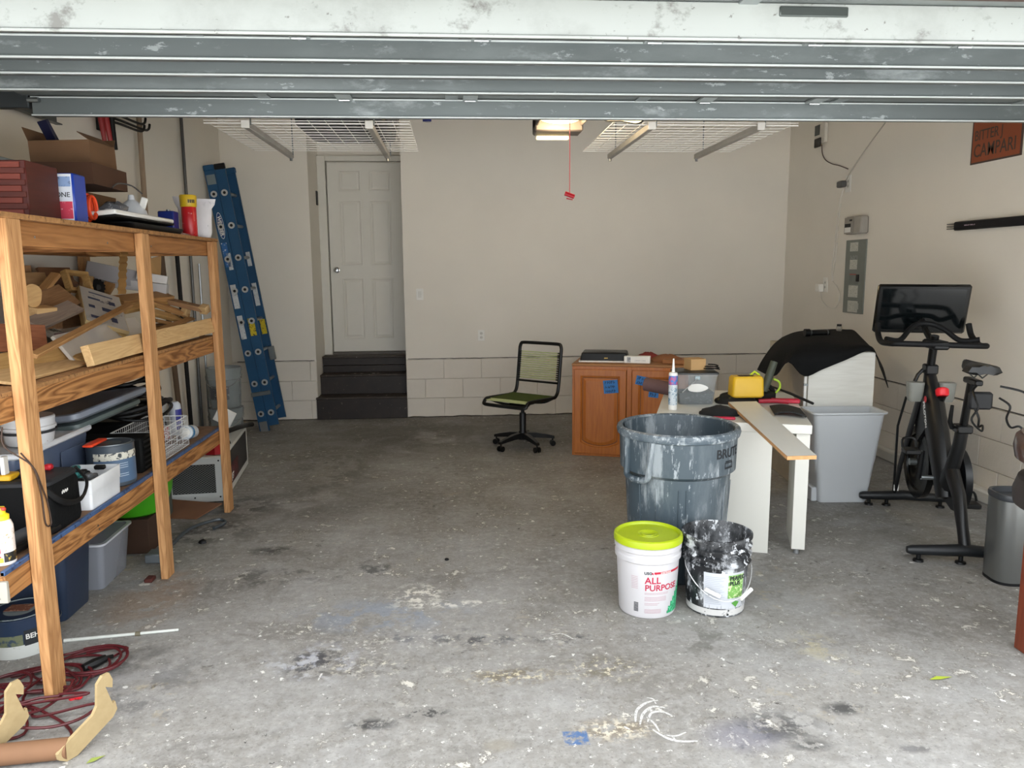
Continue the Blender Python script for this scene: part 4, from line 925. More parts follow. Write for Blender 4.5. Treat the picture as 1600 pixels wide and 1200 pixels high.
# handlebar
hz = 1.115
out_ = smoothpath([(.262, .88, hz+.10), (.268, .84, hz+.03), (.275, .74, hz-.015), (.262, .62, hz-.01), (.22, .56, hz-.005), (.0, .555, hz), (-.22, .56, hz+.005), (-.262, .62, hz+.0), (-.275, .74, hz+.0), (-.268, .84, hz+.04), (-.262, .88, hz+.10)], 5)
MB().tube(out_, .0175, 10).build('handlebar', mat('#0b0c0e', .6, var=.1, spec=.3), bk_)
inn = smoothpath([(.262, .70, hz+.02), (.17, .74, hz+.01), (.10, .80, hz+.07), (.04, .84, hz+.10), (-.04, .84, hz+.10), (-.10, .80, hz+.07), (-.17, .74, hz+.01), (-.262, .70, hz+.02)], 6)
MB().tube(inn, .016, 10).build('inner_handlebar', mat('#0b0c0e', .6, var=.1, spec=.3), bk_)
MB().box((0, .64, hz-.005), (.09, .20, .05), .01).build('handlebar_mount', BLKP, bk_)
MB().tube([(0, .70, hz), (0, .82, hz+.06), (0, .90, hz+.12)], .018, 8).build('screen_arm', BLKP, bk_)
# screen: tilted slab
SM = Matrix.Translation((0.0, .93, 1.305)) @ Matrix.Rotation(math.radians(14), 4, 'X') @ Matrix.Rotation(-.04, 4, 'Z')
so = MB().box((0, 0, 0), (.535, .03, .315), .012, SM).build('screen', mat('#070808', .25), bk_)
MB().box((0, -.0155, .0), (.475, .002, .265), 0, SM).build('glass', mat('#0b0f10', .08, var=.2, sc=2, spec=.6), so)
WT = mat('#d9d9d9', .5)
text('PELOTON', .036, WT, 'lettering', bk_, bold=.02, M=facing(None, (0, -.42, -.9), (0, -.9, .42), (-.061, .60, .77)))
MB().prism([(.5+.02*math.cos(a), .0+.02*math.sin(a)) for a in [2*PI*i/16 for i in range(16)]], 0, .002, Matrix(((0, 0, -1, -.059), (1, 0, 0, .07), (0, 1, 0, .79), (0, 0, 0, 1)))).build('emblem', mat('#b3242c', .5), bk_)
MB().box((-.055, .99, .13), (.03, .002, .04)).build('sticker', PAPER, bk_)

# ---- steel bin and dark wood table at the right edge
sb = thing('steel_bin', 'slim brushed steel wastebin with black rim at the right edge', 'bin', (2.815, 3.50, 0), -.12)
hw_, hd = .155, .10
def sr(k, z): return [(a*k, b*k, z) for a, b in rrect(-hw_, hw_, -hd, hd, .07, 6)]
MB().loft([sr(.97, .0), sr(.97, .012), sr(.985, .02), sr(1, .425)]).build('body', mat('#8d8f8e', .3, .85, var=.08, sc=2), sb)
MB().loft([sr(1.015, .427), sr(1.03, .435), sr(1.03, .450), sr(1.01, .457), sr(.93, .455), sr(.90, .43)]).build('rim', mat('#33363a', .4), sb)
MB().loft([sr(.985, .0), sr(.985, .014)]).build('base', BLKP, sb)
tb_ = thing('round_table', 'dark reddish wood pedestal table cut off by the right edge', 'table', (2.476, 2.60, 0))
DW_ = wood('#2c1712', '#4a2a20', 'X', 12, .3, .3, coat=.5); DR = wood('#5a2413', '#7c3a22', 'Z', 12, .35, .3, coat=.4)
MB().lathe([(0, .815), (.33, .815), (.352, .83), (.360, .87), (.354, .91), (.335, .928), (0, .93)], n=56).build('tabletop', DW_, tb_)
MB().lathe([(0, .63), (.31, .63), (.345, .65), (.35, .70), (.335, .75), (.30, .765), (0, .765)], n=48).build('apron', mat('#2a2322', .5), tb_)
MB().bb(-.19, -.13, .17, .235, 0, .81, .004).build('leg', DR, tb_)
MB().bb(.15, .21, .15, .21, 0, .81, .004).build('leg', DR, tb_)
MB().bb(-.03, .03, -.27, -.21, 0, .81, .004).build('leg', DR, tb_)
MB().bb(-.13, .15, .18, .21, .24, .29, .004).build('stretcher', DR, tb_)

# ================================================================== RIGHT WALL
def wallR(x, y): p = X(x, y, XR-.012); return p
XW = XR-.0125
a, b, c = X(1325, 375, XW), X(1347, 490, XW), X(1355, 373, XW)
bp = thing('breaker_panel', 'grey metal breaker panel cover with paper labels on the right wall', 'electrical panel', (XW, (a.y+b.y)/2, (a.z+b.z)/2))
y0, y1, z0, z1 = 6.51, 6.855, 1.155, 1.805
MB().bb(XW-.012, XW, y0, y1, z0, z1, .002).build('cover', mat('#787d78', .5, .2, var=.06), bp, world=True)
def pan(u0, u1, v0, v1, m, nm, off=.001):     # u from far (left) to near (right), v from top
    return MB().bb(XW-.012-off, XW-.012, y1-(y1-y0)*u1, y1-(y1-y0)*u0, z1-(z1-z0)*v1, z1-(z1-z0)*v0).build(nm, m, bp, world=True)
PL = mat('#c3c3ba', .7, mott='#8f918b', mthr=.56, sc=20, msc=90)
pan(.22, .62, .035, .155, PL, 'paper_label'); pan(.25, .62, .21, .27, mat('#8a8f8c', .6, mott='#3b3e3d', msc=60), 'paper_label'); pan(.25, .62, .27, .40, PL, 'paper_label')
pan(.27, .72, .46, .60, mat('#6b706c', .5), 'access_plate'); pan(.28, .60, .462, .475, mat('#9c4a40', .6), 'warning_stripe', .002); pan(.62, .75, .47, .565, BLACK, 'switch', .006)
pan(.25, .72, .62, .78, PL, 'paper_label'); pan(.25, .75, .83, .985, PL, 'paper_label'); pan(.62, .8, .86, .94, mat('#b4b6ae', .5), 'latch', .004)
gb = thing('utility_box', 'small light grey plastic timer box above the breaker panel', 'electrical box', (XW, 6.64, 1.93))
MB().bb(XW-.075, XW, 6.50, 6.78, 1.852, 2.008, .014).build('case', mat('#9a958d', .5), gb, world=True)
MB().bb(XW-.082, XW-.074, 6.62, 6.775, 1.858, 2.0, .006).build('hinged_cover', mat('#8c877f', .5), gb, world=True)
MB().bb(XW-.084, XW-.082, 6.66, 6.76, 1.915, 1.945).build('display', BLACK, gb, world=True); MB().bb(XW-.084, XW-.082, 6.66, 6.76, 1.87, 1.912).build('paper_label', PAPER, gb, world=True)
MB().bb(XW-.085, XW-.082, 6.64, 6.68, 1.965, 1.98).build('lens', BLACK, gb, world=True)
# controller high on the wall, plug, outlets and cords
dv = thing('wall_controller', 'small white black controller high on the right wall with cord', 'controller', (XW, 7.42, 2.8))
MB().bb(XW-.035, XW, 7.34, 7.55, 2.75, 2.93, .005).build('case', mat('#cfcbc1', .5), dv, world=True)
MB().bb(XW-.038, XW-.035, 7.44, 7.54, 2.83, 2.925).build('screen', mat('#27302f', .3), dv, world=True)
MB().bb(XW-.05, XW-.03, 7.40, 7.52, 2.715, 2.80, .006).build('transformer', mat('#2c2a29', .5), dv, world=True)
def pole(name, pts, r, m, label, cat, **k): 
    c = V(pts[0]); return one(MB().tube([V(p)-c for p in pts], r, 8), name, m, label, cat, c, **k)
cpts = [X(u, v, XW-.008) for u, v in ((1284, 226), (1285, 240), (1290, 250), (1300, 256), (1312, 259), (1325, 264))]
pole('cable', smoothpath(cpts, 5), .0045, mat('#5b4a42', .6), 'brown cord running from the wall controller to the outlet', 'cord')
pole('cable', smoothpath([X(u, v, XW-.006) for u, v in ((1383, 192), (1355, 230), (1333, 262), (1322, 282), (1318, 290))], 4), .005, mat('#b9b4a9', .6), 'white cable running diagonally up the right wall', 'cable')
pole('cable', smoothpath([X(u, v, XW-.007) for u, v in ((1318, 295), (1313, 312), (1308, 345), (1304, 385), (1300, 420), (1300, 440))], 5), .0045, mat('#dcd8cf', .6), 'long white cable hanging between the two right wall outlets', 'cable')
pole('cable', smoothpath([X(u, v, XW-.014) for u, v in ((1314, 318), (1310, 350), (1306, 400), (1301, 436), (1308, 448), (1312, 462), (1306, 480), (1294, 480), (1284, 468), (1282, 452), (1286, 444))], 6), .004, mat('#d8d4ca', .6), 'loose white cable looping below the lower right wall outlet', 'cable')
MW = lambda y, z: facing(None, (0, -1, 0), (0, 0, 1), (XW+.0005, y, z))
q = X(1326, 287, XW); plate('wall_outlet', 'upper white outlet on the right wall with adapter plugged in', 'outlet', MW(q.y, q.z), .09, .15, 'outlet')
one(MB().box((0, 0, 0), (.05, .10, .055), .008), 'power_adapter', mat('#4c4b49', .5), 'dark plug adapter in the upper right wall outlet', 'adapter', (XW-.036, q.y+.06, q.z))
q = X(1290, 445, XW); plate('wall_outlet', 'lower white outlet on the right wall beside the breaker panel', 'outlet', MW(q.y, q.z), .09, .14, 'outlet')
one(MB().box((0, 0, 0), (.05, .085, .075), .008), 'power_adapter', WHITE, 'white plug adapter in the lower right wall outlet', 'adapter', (XW-.036, q.y+.05, q.z-.03))
# orange poster
q0, q1 = X(1513, 256, XW), X(1593, 247, XW)
py0, py1 = 4.735, 5.225; pz0, pz1 = 2.255, 2.72
po = thing('poster', 'orange poster lettered BITTER CAMPARI high on the right wall', 'poster', (XW, (py0+py1)/2, pz0))
MB().bb(XW-.004, XW, py0, py1, pz0, pz1, .001).build('frame', mat('#4b3b34', .6), po, world=True)
MB().bb(XW-.005, XW-.004, py0+.018, py1-.014, pz0+.012, pz1-.01).build('print', mat('#8f4a2c', .7, var=.05), po, world=True)
MT = lambda y, z: facing(None, (0, -1, 0), (0, 0, 1), (XW-.0055, y, z))
LT = mat('#4a3a31', .7)
text('CAMPARI', .122, LT, 'lettering', po, M=MT(py1-.03, pz0+.045), bold=.006, squash=.80, world=True)
text('BITTER J', .095, LT, 'lettering', po, M=MT(py1-.03, pz0+.155), bold=.006, squash=.80, world=True)
MB().bb(XW-.0056, XW-.005, py0+.11, py0+.18, pz0+.33, pz0+.42).bb(XW-.0056, XW-.005, py0+.14, py0+.15, pz0+.27, pz0+.34).build('artwork', LT, po, world=True)
# black bar mounted on the wall
wbr = thing('wall_bar', 'long black padded bar with metal end mounted on the right wall', 'bar', (XW-.03, 4.9, 1.85))
MB().bb(XW-.055, XW-.012, 4.2, 5.28, 1.815, 1.875, .008).build('sleeve', mat('#0a0a10', .6, spec=.3), wbr, world=True)
MB().bb(XW-.05, XW-.018, 5.28, 5.36, 1.825, 1.833).bb(XW-.05, XW-.018, 5.28, 5.36, 1.84, 1.85).bb(XW-.05, XW-.018, 5.28, 5.36, 1.858, 1.866).build('metal_end', mat('#7e7c78', .4, .7), wbr, world=True)
MB().bb(XW-.012, XW, 4.5, 4.56, 1.82, 1.87).bb(XW-.012, XW, 5.1, 5.16, 1.82, 1.87).build('bracket', STEEL, wbr, world=True)
text('TRXMAX', .016, mat('#b9a8b8', .6), 'lettering', wbr, M=facing(None, (0, -1, 0), (0, 0, 1), (XW-.0555, 5.16, 1.84)), world=True) if False else MB().bb(XW-.0556, XW-.055, 5.05, 5.16, 1.842, 1.850).build('small_mark', mat('#a38f9a', .6, mott='#15151c', msc=60), wbr, world=True)

# ================================================================== LEFT SIDE: WOODEN SHELVING
ZT, ZM, ZB = 1.776, 1.165, .567               # tops of the three decks
W1 = lambda ax, s=0: wood('#8f6038', '#cf9f6c', ax, 16, .6, .5, seed=s)
W2_ = lambda ax, s=0: wood('#643a19', '#b98551', ax, 12, .6, .8, seed=s)
OSB = mat('#9a6f42', .85, var=.25, sc=40, bump=.2, mott='#6d4a2a', mthr=.56, msc=45)
sh = thing('shelving_unit', 'three-tier shelving unit of rough orange-brown lumber along the left wall', 'shelf', (-1.9, 3.8, 0))
for i, (y0, y1) in enumerate(((2.75, 2.84), (3.89, 3.98), (4.99, 5.08))):
    MB().bb(-1.540, -1.502, y0, y1, 0.001, ZT-.02, .003).build('post', W1('Z', i+1), sh, world=True)
    MB().bb(-2.325, -2.287, y0, y1, 0.001, ZT-.02, .003).build('post', W1('Z', i+5), sh, world=True)
for z, dk_, s in ((ZT, .020, 1), (ZM, .016, 2), (ZB, .016, 3)):
    MB().bb(-1.580, -1.542, 2.60, 5.08, z-dk_-.089, z-dk_, .003).build('beam', W2_('Y', s) if z < ZT else wood('#774a26', '#b37f4d', 'Y', 9, .6, .4), sh, world=True)
    MB().bb(-2.285, -2.247, 2.60, 5.08, z-dk_-.089, z-dk_, .003).build('beam', W2_('Y', s+3), sh, world=True)
    for yy in (2.62, 2.98, 3.85, 4.93): MB().bb(-2.245, -1.582, yy, yy+.038, z-dk_-.089, z-dk_, .003).build('crosspiece', W2_('X', s), sh, world=True)
MB().bb(-2.325, -1.500, 2.60, 5.09, ZT-.02, ZT-.001, .002).build('deck', OSB, sh, world=True)
for z, s in ((ZM, 1), (ZB, 2)): MB().bb(-2.285, -1.543, 2.60, 5.08, z-.016, z-.0005, .001).build('deck', OSB if s == 1 else mat('#7d5f47', .8, var=.2, sc=20), sh, world=True)
MB().bb(-1.556, -1.541, 2.60, 5.07, ZB-.015, ZB+.003, .002).build('edge_strip', mat('#3c557c', .6, var=.25, sc=12, mott='#1f2b46', mthr=.55), sh, world=True, label='worn blue strip along the front edge of the bottom deck')
MB().bb(-1.572, -1.53, 2.585, 2.60, ZB-.105, ZB-.03, .002).build('paper_tag', mat('#a39f94', .7, mott='#555555', mthr=.62, msc=60), sh, world=True)
nm = MB()
for (x_, y_, z_) in ((-1.5415, 3.28, .50), (-1.5415, 3.29, .48), (-1.5415, 3.0, 1.70), (-1.5415, 3.6, 1.70), (-1.5415, 4.1, 1.70)): nm.box((x_, y_, z_), (.002, .008, .008))
nm.build('screw_heads', CHROME, sh, world=True)
pole('cable', smoothpath([(-1.555, 2.70, 1.05), (-1.555, 2.70, .98), (-1.495, 2.745, .90), (-1.496, 2.80, .80), (-1.497, 2.825, .74), (-1.497, 2.835, .66), (-1.498, 2.80, .67), (-1.497, 2.79, .78), (-1.496, 2.76, .88), (-1.52, 2.73, .95)], 5), .0028, mat('#3b2a20', .6), 'thin dark cord hanging round the nearest shelf post', 'cord')

# ---------------------------------------------------------------- top deck
def at(x, y, z): return V((x, y, z))
MAH = wood('#3c150f', '#5d2519', 'X', 12, .5, .3)
jb = thing('wooden_box', 'dark red finger-jointed wooden box on the near end of the top shelf', 'box', (-1.80, 3.225, ZT), .0)
MB().bb(-.22, .195, -.118, .12, .0, .215, .003).build('case', wood('#3a140d', '#54201a', 'Y', 10, .5, .2), jb)
for k in range(9):
    MB().bb(-.222, .175+.016*(k % 2), -.124, -.1185, .012+.022*k, .012+.022*k+.0205, .001).build('finger_joint', MAH if k % 2 else wood('#5a2319', '#7c382a', 'X', 12, .5, .3), jb)
one(MB().loft([[(a*k, b*k, z) for a, b in rrect(-.17, .17, -.22, .22, .03)] for z, k in ((0, .96), (.006, 1), (.018, 1), (.022, .96))]), 'tub_lid', mat('#6f7a7b', .4), 'grey plastic lid lying on the dark red wooden box', 'lid', (-1.90, 3.26, ZT+.217))
p = X(107, 338, -1.62)
ct = thing('solvent_can', 'white and blue rectangular solvent can with red print behind the red box', 'can', (-1.59, 3.43, ZT))
MB().bb(-.055, .03, -.055, .055, 0, .20, .006).build('can_body', mat('#1d3c9b', .35), ct)
MB().bb(-.054, .022, -.0565, -.055, .005, .196).build('front_label', mat('#dfe3ec', .5), ct)
MB().bb(-.045, .020, -.0575, -.0565, .015, .085).build('red_label', mat('#cf4258', .5, mott='#e7b7bf', mthr=.6, msc=60), ct); MB().bb(-.045, .018, -.0575, -.0565, .145, .185).build('picture', mat('#8ea6cf', .5, mott='#4f5c74', mthr=.55, msc=40), ct)
text('ONE', .028, INK, 'lettering', ct, M=facing(None, (1, 0, 0), (0, 0, 1), (-.045, -.0578, .103)), bold=.005)
# orange straps
orr = thing('strap_reel', 'bundle of orange straps behind the solvent can', 'strap', (-1.68, 3.66, ZT))
for k in range(4):
    rr_ = .075-.008*k; MB().tube([(.0+.02*k, rr_*math.cos(a)*.75, .082+rr_*math.sin(a)) for a in [2*PI*i/18 for i in range(18)]], .010, 6, closed=True, flat=.6).build('strap_loop', mat('#e2481c', .6, var=.1), orr)
# open cardboard box tilted, on top of the heap
def carton(name, c, d, rz, rx, ry, m, label, flaps=True, wall=.006):
    t = thing(name, label, 'box', c, rot=(rx, ry, rz)); x, y, z = d[0]/2, d[1]/2, d[2]
    mb = MB().bb(-x, x, -y, y, 0, wall).bb(-x, -x+wall, -y, y, wall, z).bb(x-wall, x, -y, y, wall, z).bb(-x+wall, x-wall, -y, -y+wall, wall, z).bb(-x+wall, x-wall, y-wall, y, wall, z)
    mb.build('walls', m, t)
    if flaps:
        for (ax, s, tilt) in ((0, -1, 1.2), (1, 1, .7), (0, 1, 2.5)):
            L = d[1-ax]; fl = min(d)*.62
            e = x if ax == 0 else y; ca, sa = math.cos(tilt), math.sin(tilt)
            pts = [(s*e, -L/2*.98, z), (s*e, L/2*.98, z), (s*(e+fl*ca), L/2*.9, z+fl*sa), (s*(e+fl*ca), -L/2*.9, z+fl*sa)]
            if ax: pts = [(b_, a_, c_) for a_, b_, c_ in pts]
            m2 = MB().add(pts+[(a_, b_, c_-.004) for a_, b_, c_ in pts], [(0, 1, 2, 3), (7, 6, 5, 4), (0, 4, 5, 1), (1, 5, 6, 2), (2, 6, 7, 3), (3, 7, 4, 0)]); m2.build('flap', m, t, smooth=False)
    return t
carton('cardboard_box', (-1.895, 4.14, ZT+.315), (.28, .31, .115), .03, .02, -.03, CARD, 'large open brown cardboard box with raised flaps on the top shelf')
carton('cardboard_box', (-1.84, 4.07, ZT+.210), (.28, .40, .10), .02, 0, 0, mat('#4a2e1c', .85, var=.1), 'darker cardboard carton jutting out below the big open box', False)
carton('cardboard_box', (-2.06, 4.28, ZT), (.34, .60, .206), .02, 0, 0, mat('#6f5136', .85, var=.1), 'long cardboard box supporting the heap at the back of the top shelf', False)
board('dark_blue_bar', X(92, 236, -1.98), X(66, 188, -2.02), .055, .02, 20, mat('#14183a', .5), 'dark navy bar sticking up out of the big cardboard box', 'bar')
tcs = thing('tool_case', 'black plastic tool case under the cardboard on the top shelf', 'case', (-1.80, 3.98, ZT))
MB().bb(-.08, .08, -.25, .28, .0, .035, .01).bb(-.08, .075, -.10, .26, .036, .085, .015).build('shell', BLKP, tcs); MB().tube([(.07, -.06, .10), (.07, .05, .09), (.075, .22, .088)], .006, 6).build('chrome_bar', CHROME, tcs)
MB().cyl((.06, .20, .12), (.06, .26, .12), .03, n=14).build('end_knob', mat('#20233a', .4), tcs)
pb = X(165, 310, -1.7); one(lump(.07, .09, .06, 21, rough=.3), 'plastic_packet', mat('#6c6d72', .15, mott='#c7c8ca', mthr=.58, sc=12), 'crinkled clear plastic packet under the carton', 'packet', (-1.72, 4.13, ZT+.087))
# white panel, black tray, clamp lamp
wp = thing('loose_panel', 'flat white panel lying on a black tray on the top shelf', 'panel', (-1.62, 4.06, ZT+.033), .0)  # plain flat panel of unclear use
MB().box((0, 0, .027), (.18, .74, .022), .006, Matrix.Rotation(-.10, 4, 'Y')).build('panel', WHITE, wp); MB().box((0, 0, .010), (.18, .74, .012), .004, Matrix.Rotation(-.10, 4, 'Y')).build('underside', BLACK, wp)
one(MB().loft([[(a*k, b*k, z) for a, b in rrect(-.095, .095, -.36, .36, .03)] for z, k in ((0, .9), (.004, .93), (.026, 1), (.029, 1))]), 'black_tray', BLACK, 'thin black tray under the white panel at the front of the top shelf', 'tray', (-1.61, 4.18, ZT+.001))
lp = thing('clamp_lamp', 'small white clamp lamp with round shade on the white panel', 'lamp', (-1.66, 4.20, ZT+.078))
MB().lathe([(.075, .0), (.068, .03), (.045, .065), (.018, .085), (.014, .11), (0, .112)], n=24).build('shade', mat('#c9ccd0', .35), lp)
MB().box((.035, -.01, .085), (.035, .012, .06), .005, Matrix.Rotation(.35, 4, 'Y')).build('clamp', WHITE, lp)
MB().tube(smoothpath([(.06, -.01, .115), (.03, -.06, .15), (-.01, -.12, .155), (-.02, -.17, .13)], 4), .004, 6).build('cord', mat('#3e3d3e', .5), lp)
one(MB().lathe([(0, 0), (.018, 0), (.016, .06), (.021, .10), (.017, .118), (0, .12)], n=14), 'tool_handle', mat('#2d2622', .6), 'dark upright tool handle between the lamp and the blue can', 'handle', (-1.80, 4.70, ZT+.001))  # handle of an unidentified tool
bc_ = thing('blue_can', 'small dark blue rectangular can beside the red and yellow canister', 'can', (-1.675, 4.755, ZT+.001))
MB().bb(-.045, .045, -.05, .04, 0, .145, .006).build('body', mat('#1b2f7d', .35, mott='#0f4a4c', mthr=.55, sc=6, msc=14), bc_); MB().cyl((0, 0, .145), (0, 0, .155), .012, n=12).build('cap', STEEL, bc_)
rc = thing('canister', 'red canister with a yellow lid standing at the far end of the top shelf', 'canister', (-1.585, 4.84, ZT+.001))
MB().lathe([(0, 0), (.041, 0), (.043, .004), (.043, .175), (.041, .178), (0, .178)], n=24).build('body', mat('#b81b20', .35, mott='#e8d9d4', mthr=.62, sc=10, msc=24), rc)
MB().lathe([(.044, .176), (.047, .18), (.049, .240), (.045, .246), (0, .246)], n=24).build('lid', mat('#c9a61f', .4), rc)
pt = MB(); 
for i in range(4): pt.grid(lambda u, v: ((.0495)*math.cos(-1.3+i*.22+.15*u), .0495*math.sin(-1.3+i*.22+.15*u), .198+.02*v), 2, 1, .0006)
pt.build('lid_print', INK, rc)
wbg = thing('white_pouch', 'white stand-up pouch with small print behind the red canister', 'pouch', (-1.60, 5.0, ZT+.001), math.radians(18))
rgs = []
for z, wd, dp in ((0, .082, .030), (.03, .092, .034), (.10, .094, .026), (.18, .098, .014), (.205, .116, .004), (.24, .124, .003)):
    rgs.append([(wd*math.cos(a), dp*math.sin(a)+.004*math.sin(3*a), z+(.01 if math.cos(a) < -.8 and z > .2 else 0)) for a in [2*PI*k/20 for k in range(20)]])
MB().loft(rgs).build('pouch', mat('#cfcdd0', .35, var=.05, sc=10, mott='#b3b2b6', mthr=.6, msc=12), wbg)
one(lump(.07, .16, .018, 31, rough=.2), 'plastic_bag', mat('#a9a6a0', .15, alpha=.7, mott='#d9d6d0', mthr=.55, sc=14), 'flat clear plastic bag in front of the blue can', 'bag', (-1.595, 4.62, ZT+.001))

# ---------------------------------------------------------------- garden tools and poles against the left wall
XP = XL+.045
def wallpole(a, b, r, m, nm, label, cat='pole'):
    p0, p1 = X(*a, XP+.04), X(*b, XP-.02); p1.z = min(p1.z, 3.1); return pole(nm, [p0, p1], r, m, label, cat)
p = X(219, 195, XP); one(MB().tube([(0, 0, 0), (0.02, 0, 2.72)], .019, 10), 'wooden_pole', wood('#7d6a58', '#a8937c', 'Z', 16, .7, .3), 'weathered grey-brown wooden pole leaning on the left wall behind the shelf', 'pole', (-2.30, 6.02, 0.002))
p = X(287, 180, XP); one(MB().tube([(0, 0, 0), (0, 0, 2.9)], .014, 10), 'metal_pole', mat('#5d5d5c', .35, .7), 'tall grey metal pole against the left wall', 'pole', (-2.31, 7.02, .002))
one(MB().tube([(0, 0, 0), (0, -.06, 1.72)], .018, 10), 'black_pole', BLACK, 'black pole standing behind the shelving unit', 'pole', (-2.28, 6.66, .002))
one(MB().tube([(0, 0, 0), (-.02, -.14, 1.72)], .022, 10), 'brown_pole', wood('#4b3a2d', '#6d5946', 'Z', 16, .7, .3), 'dark brown wooden handle left of the black pole', 'handle', (-2.28, 6.45, .002))  # plain brown wooden pole
one(MB().tube([(0, 0, 0), (0, 0.0, 1.64)], .010, 8), 'metal_pole', mat('#7d7f80', .3, .8), 'thin shiny metal pole right of the black pole', 'pole', (-2.30, 7.20, .002))
# hooks and red handled tool high on the left wall
hk = thing('tool_rack', 'black double-arm tool hook on the left wall under the door track', 'hook', (XL+.01, 5.75, 2.62))
MB().bb(XL, XL+.02, 5.44, 5.51, 2.50, 2.66, .004).build('plate', BLKP, hk, world=True)
for z, y1 in ((2.60, 6.05), (2.575, 5.95), (2.63, 5.98)): MB().tube(smoothpath([(XL+.02, 5.47, z), (XL+.08, 5.60, z-.005), (XL+.10, y1-.08, z-.005), (XL+.11, y1, z+.01), (XL+.11, y1+.03, z+.05)], 4), .009, 6).build('prong', BLKP, hk, world=True)
rt = thing('long_pliers', 'red handled tool hanging from the hook on the left wall', 'tool', (XL+.07, 5.42, 2.62))
for dy, m_ in ((0, '#8f1f22'), (.075, '#a02226')): MB().tube([(XL+.07, 5.36+dy, 2.66), (XL+.075, 5.35+dy*1.1, 2.55), (XL+.08, 5.37+dy*1.2, 2.40)], [.016, .019, .014], 8).build('handle', mat(m_, .45), rt, world=True)
MB().tube([(XL+.09, 5.47, 2.68), (XL+.09, 5.49, 2.38)], .018, 8).build('jaw', BLACK, rt, world=True)

# ---------------------------------------------------------------- blue extension ladder
LB = mat('#11486f', .5, var=.12, sc=4, mott='#2d6794', mthr=.66, msc=50)
b0 = Z(432, 668, 0.0); b0 = V((-1.765, 7.62, 0.02)); t0 = Y(330, 262, 7.95)
top_ = V((-2.14, 7.58, 2.585))
Lx = (top_-b0); LL = Lx.length; Lz = Lx.normalized(); Wd = V((.0, 1, 0)); Wd = (Wd-Lz*Wd.dot(Lz)).normalized(); Ad = Lz.cross(Wd); Ad = -Ad if Ad.x < 0 else Ad
LM = Matrix(((Ad.x, Wd.x, Lz.x, b0.x), (Ad.y, Wd.y, Lz.y, b0.y), (Ad.z, Wd.z, Lz.z, b0.z), (0, 0, 0, 1)))
if LM.to_3x3().determinant() < 0: pass
ldr = thing('extension_ladder', 'blue fibreglass extension ladder leaning in the back left corner', 'ladder', M=LM)
def rail_(a0, a1, w, s, z0=0.0, z1=None):
    """C section: web at w, flanges turned towards +w*s"""
    z1 = z1 or LL; t_ = .004; f_ = .026
    mb = MB().bb(a0, a1, w-t_/2, w+t_/2, z0, z1).bb(a0, a0+t_, w, w+s*f_, z0, z1).bb(a1-t_, a1, w, w+s*f_, z0, z1)
    return mb.build('rail', LB, ldr, smooth=False)
A1, A2, A3 = (-.190, -.095), (-.091, .004), None
WL, WF = 0.0, .36
for (a0, a1), dz in ((A1, .0), (A2, .05)):
    rail_(a0, a1, WL, 1, dz, LL-.04+dz*.6); rail_(a0, a1, WF, -1, dz, LL-.06+dz*.6)
ROUND = mat('#a8abab', .35, .8)
HOLE = mat('#0c0c0d', .6)
k = 0; z = .18
while z < LL-.1:
    for (a0, a1), lab in ((A1, 0), (A2, 1)):
        ac = (a0+a1)/2
        o = MB().cyl((ac, WL-.012, z), (ac, WF+.01, z), .016, n=12).build('rung', ROUND, ldr)
        MB().lathe([(.013, -.0135), (.030, -.0135), (.031, -.008), (.030, -.004)], n=16, M=Matrix.Translation((ac, WL, z)) @ Matrix.Rotation(-PI/2, 4, 'X')).build('rung_collar', mat('#c4c6c6', .35, .6), o)
        MB().cyl((ac, WL-.0142, z), (ac, WL-.0115, z), .014, n=12).build('rung_hole', HOLE, o)
    z += .3048
def sticker(a0, a1, z0, z1, m, nm='sticker', w=WL, off=.004): return MB().bb(a0, a1, w-off-.001, w-off+.0012, z0, z1).build(nm, m, ldr)
WS = mat('#c9cdd0', .6, mott='#7f868c', mthr=.56, msc=90, sc=20); YS = mat('#c9b41f', .5, mott='#3f3b1a', mthr=.55, msc=70, sc=10)
sticker(-.18, -.10, LL-.17-.02, LL-.10, mat('#7f8b8f', .4, .4), 'metal_plate')
sticker(-.175, -.125, 1.63, 1.86, mat('#2a62a0', .5, mott='#d5dbe0', mthr=.55, sc=8)); sticker(-.15, -.11, 1.60, 1.76, WS)
sticker(-.177, -.125, 1.23, 1.46, WS); sticker(-.175, -.125, .93, 1.16, WS); sticker(-.08, -.022, .95, 1.12, YS)
ov = MB().prism([(-.143+.030*math.cos(a), 2.02+.125*math.sin(a)) for a in [2*PI*i/24 for i in range(24)]], 0, .001, Matrix(((1, 0, 0, 0), (0, 0, -1, WL-.004), (0, 1, 0, 0), (0, 0, 0, 1)))).build('oval_badge', mat('#dfe4e8', .5), ldr)
MB().prism([(-.143+.026*math.cos(a), 2.02+.119*math.sin(a)) for a in [2*PI*i/24 for i in range(24)]], 0, .001, Matrix(((1, 0, 0, 0), (0, 0, -1, WL-.005), (0, 1, 0, 0), (0, 0, 0, 1)))).build('badge_field', mat('#1d3f74', .5), ov)
text('WERNER', .046, WHITE, 'lettering', ldr, M=facing(None, (0, 0, -1), (1, 0, 0), (-.159, WL-.0066, 2.11)), bold=.03)
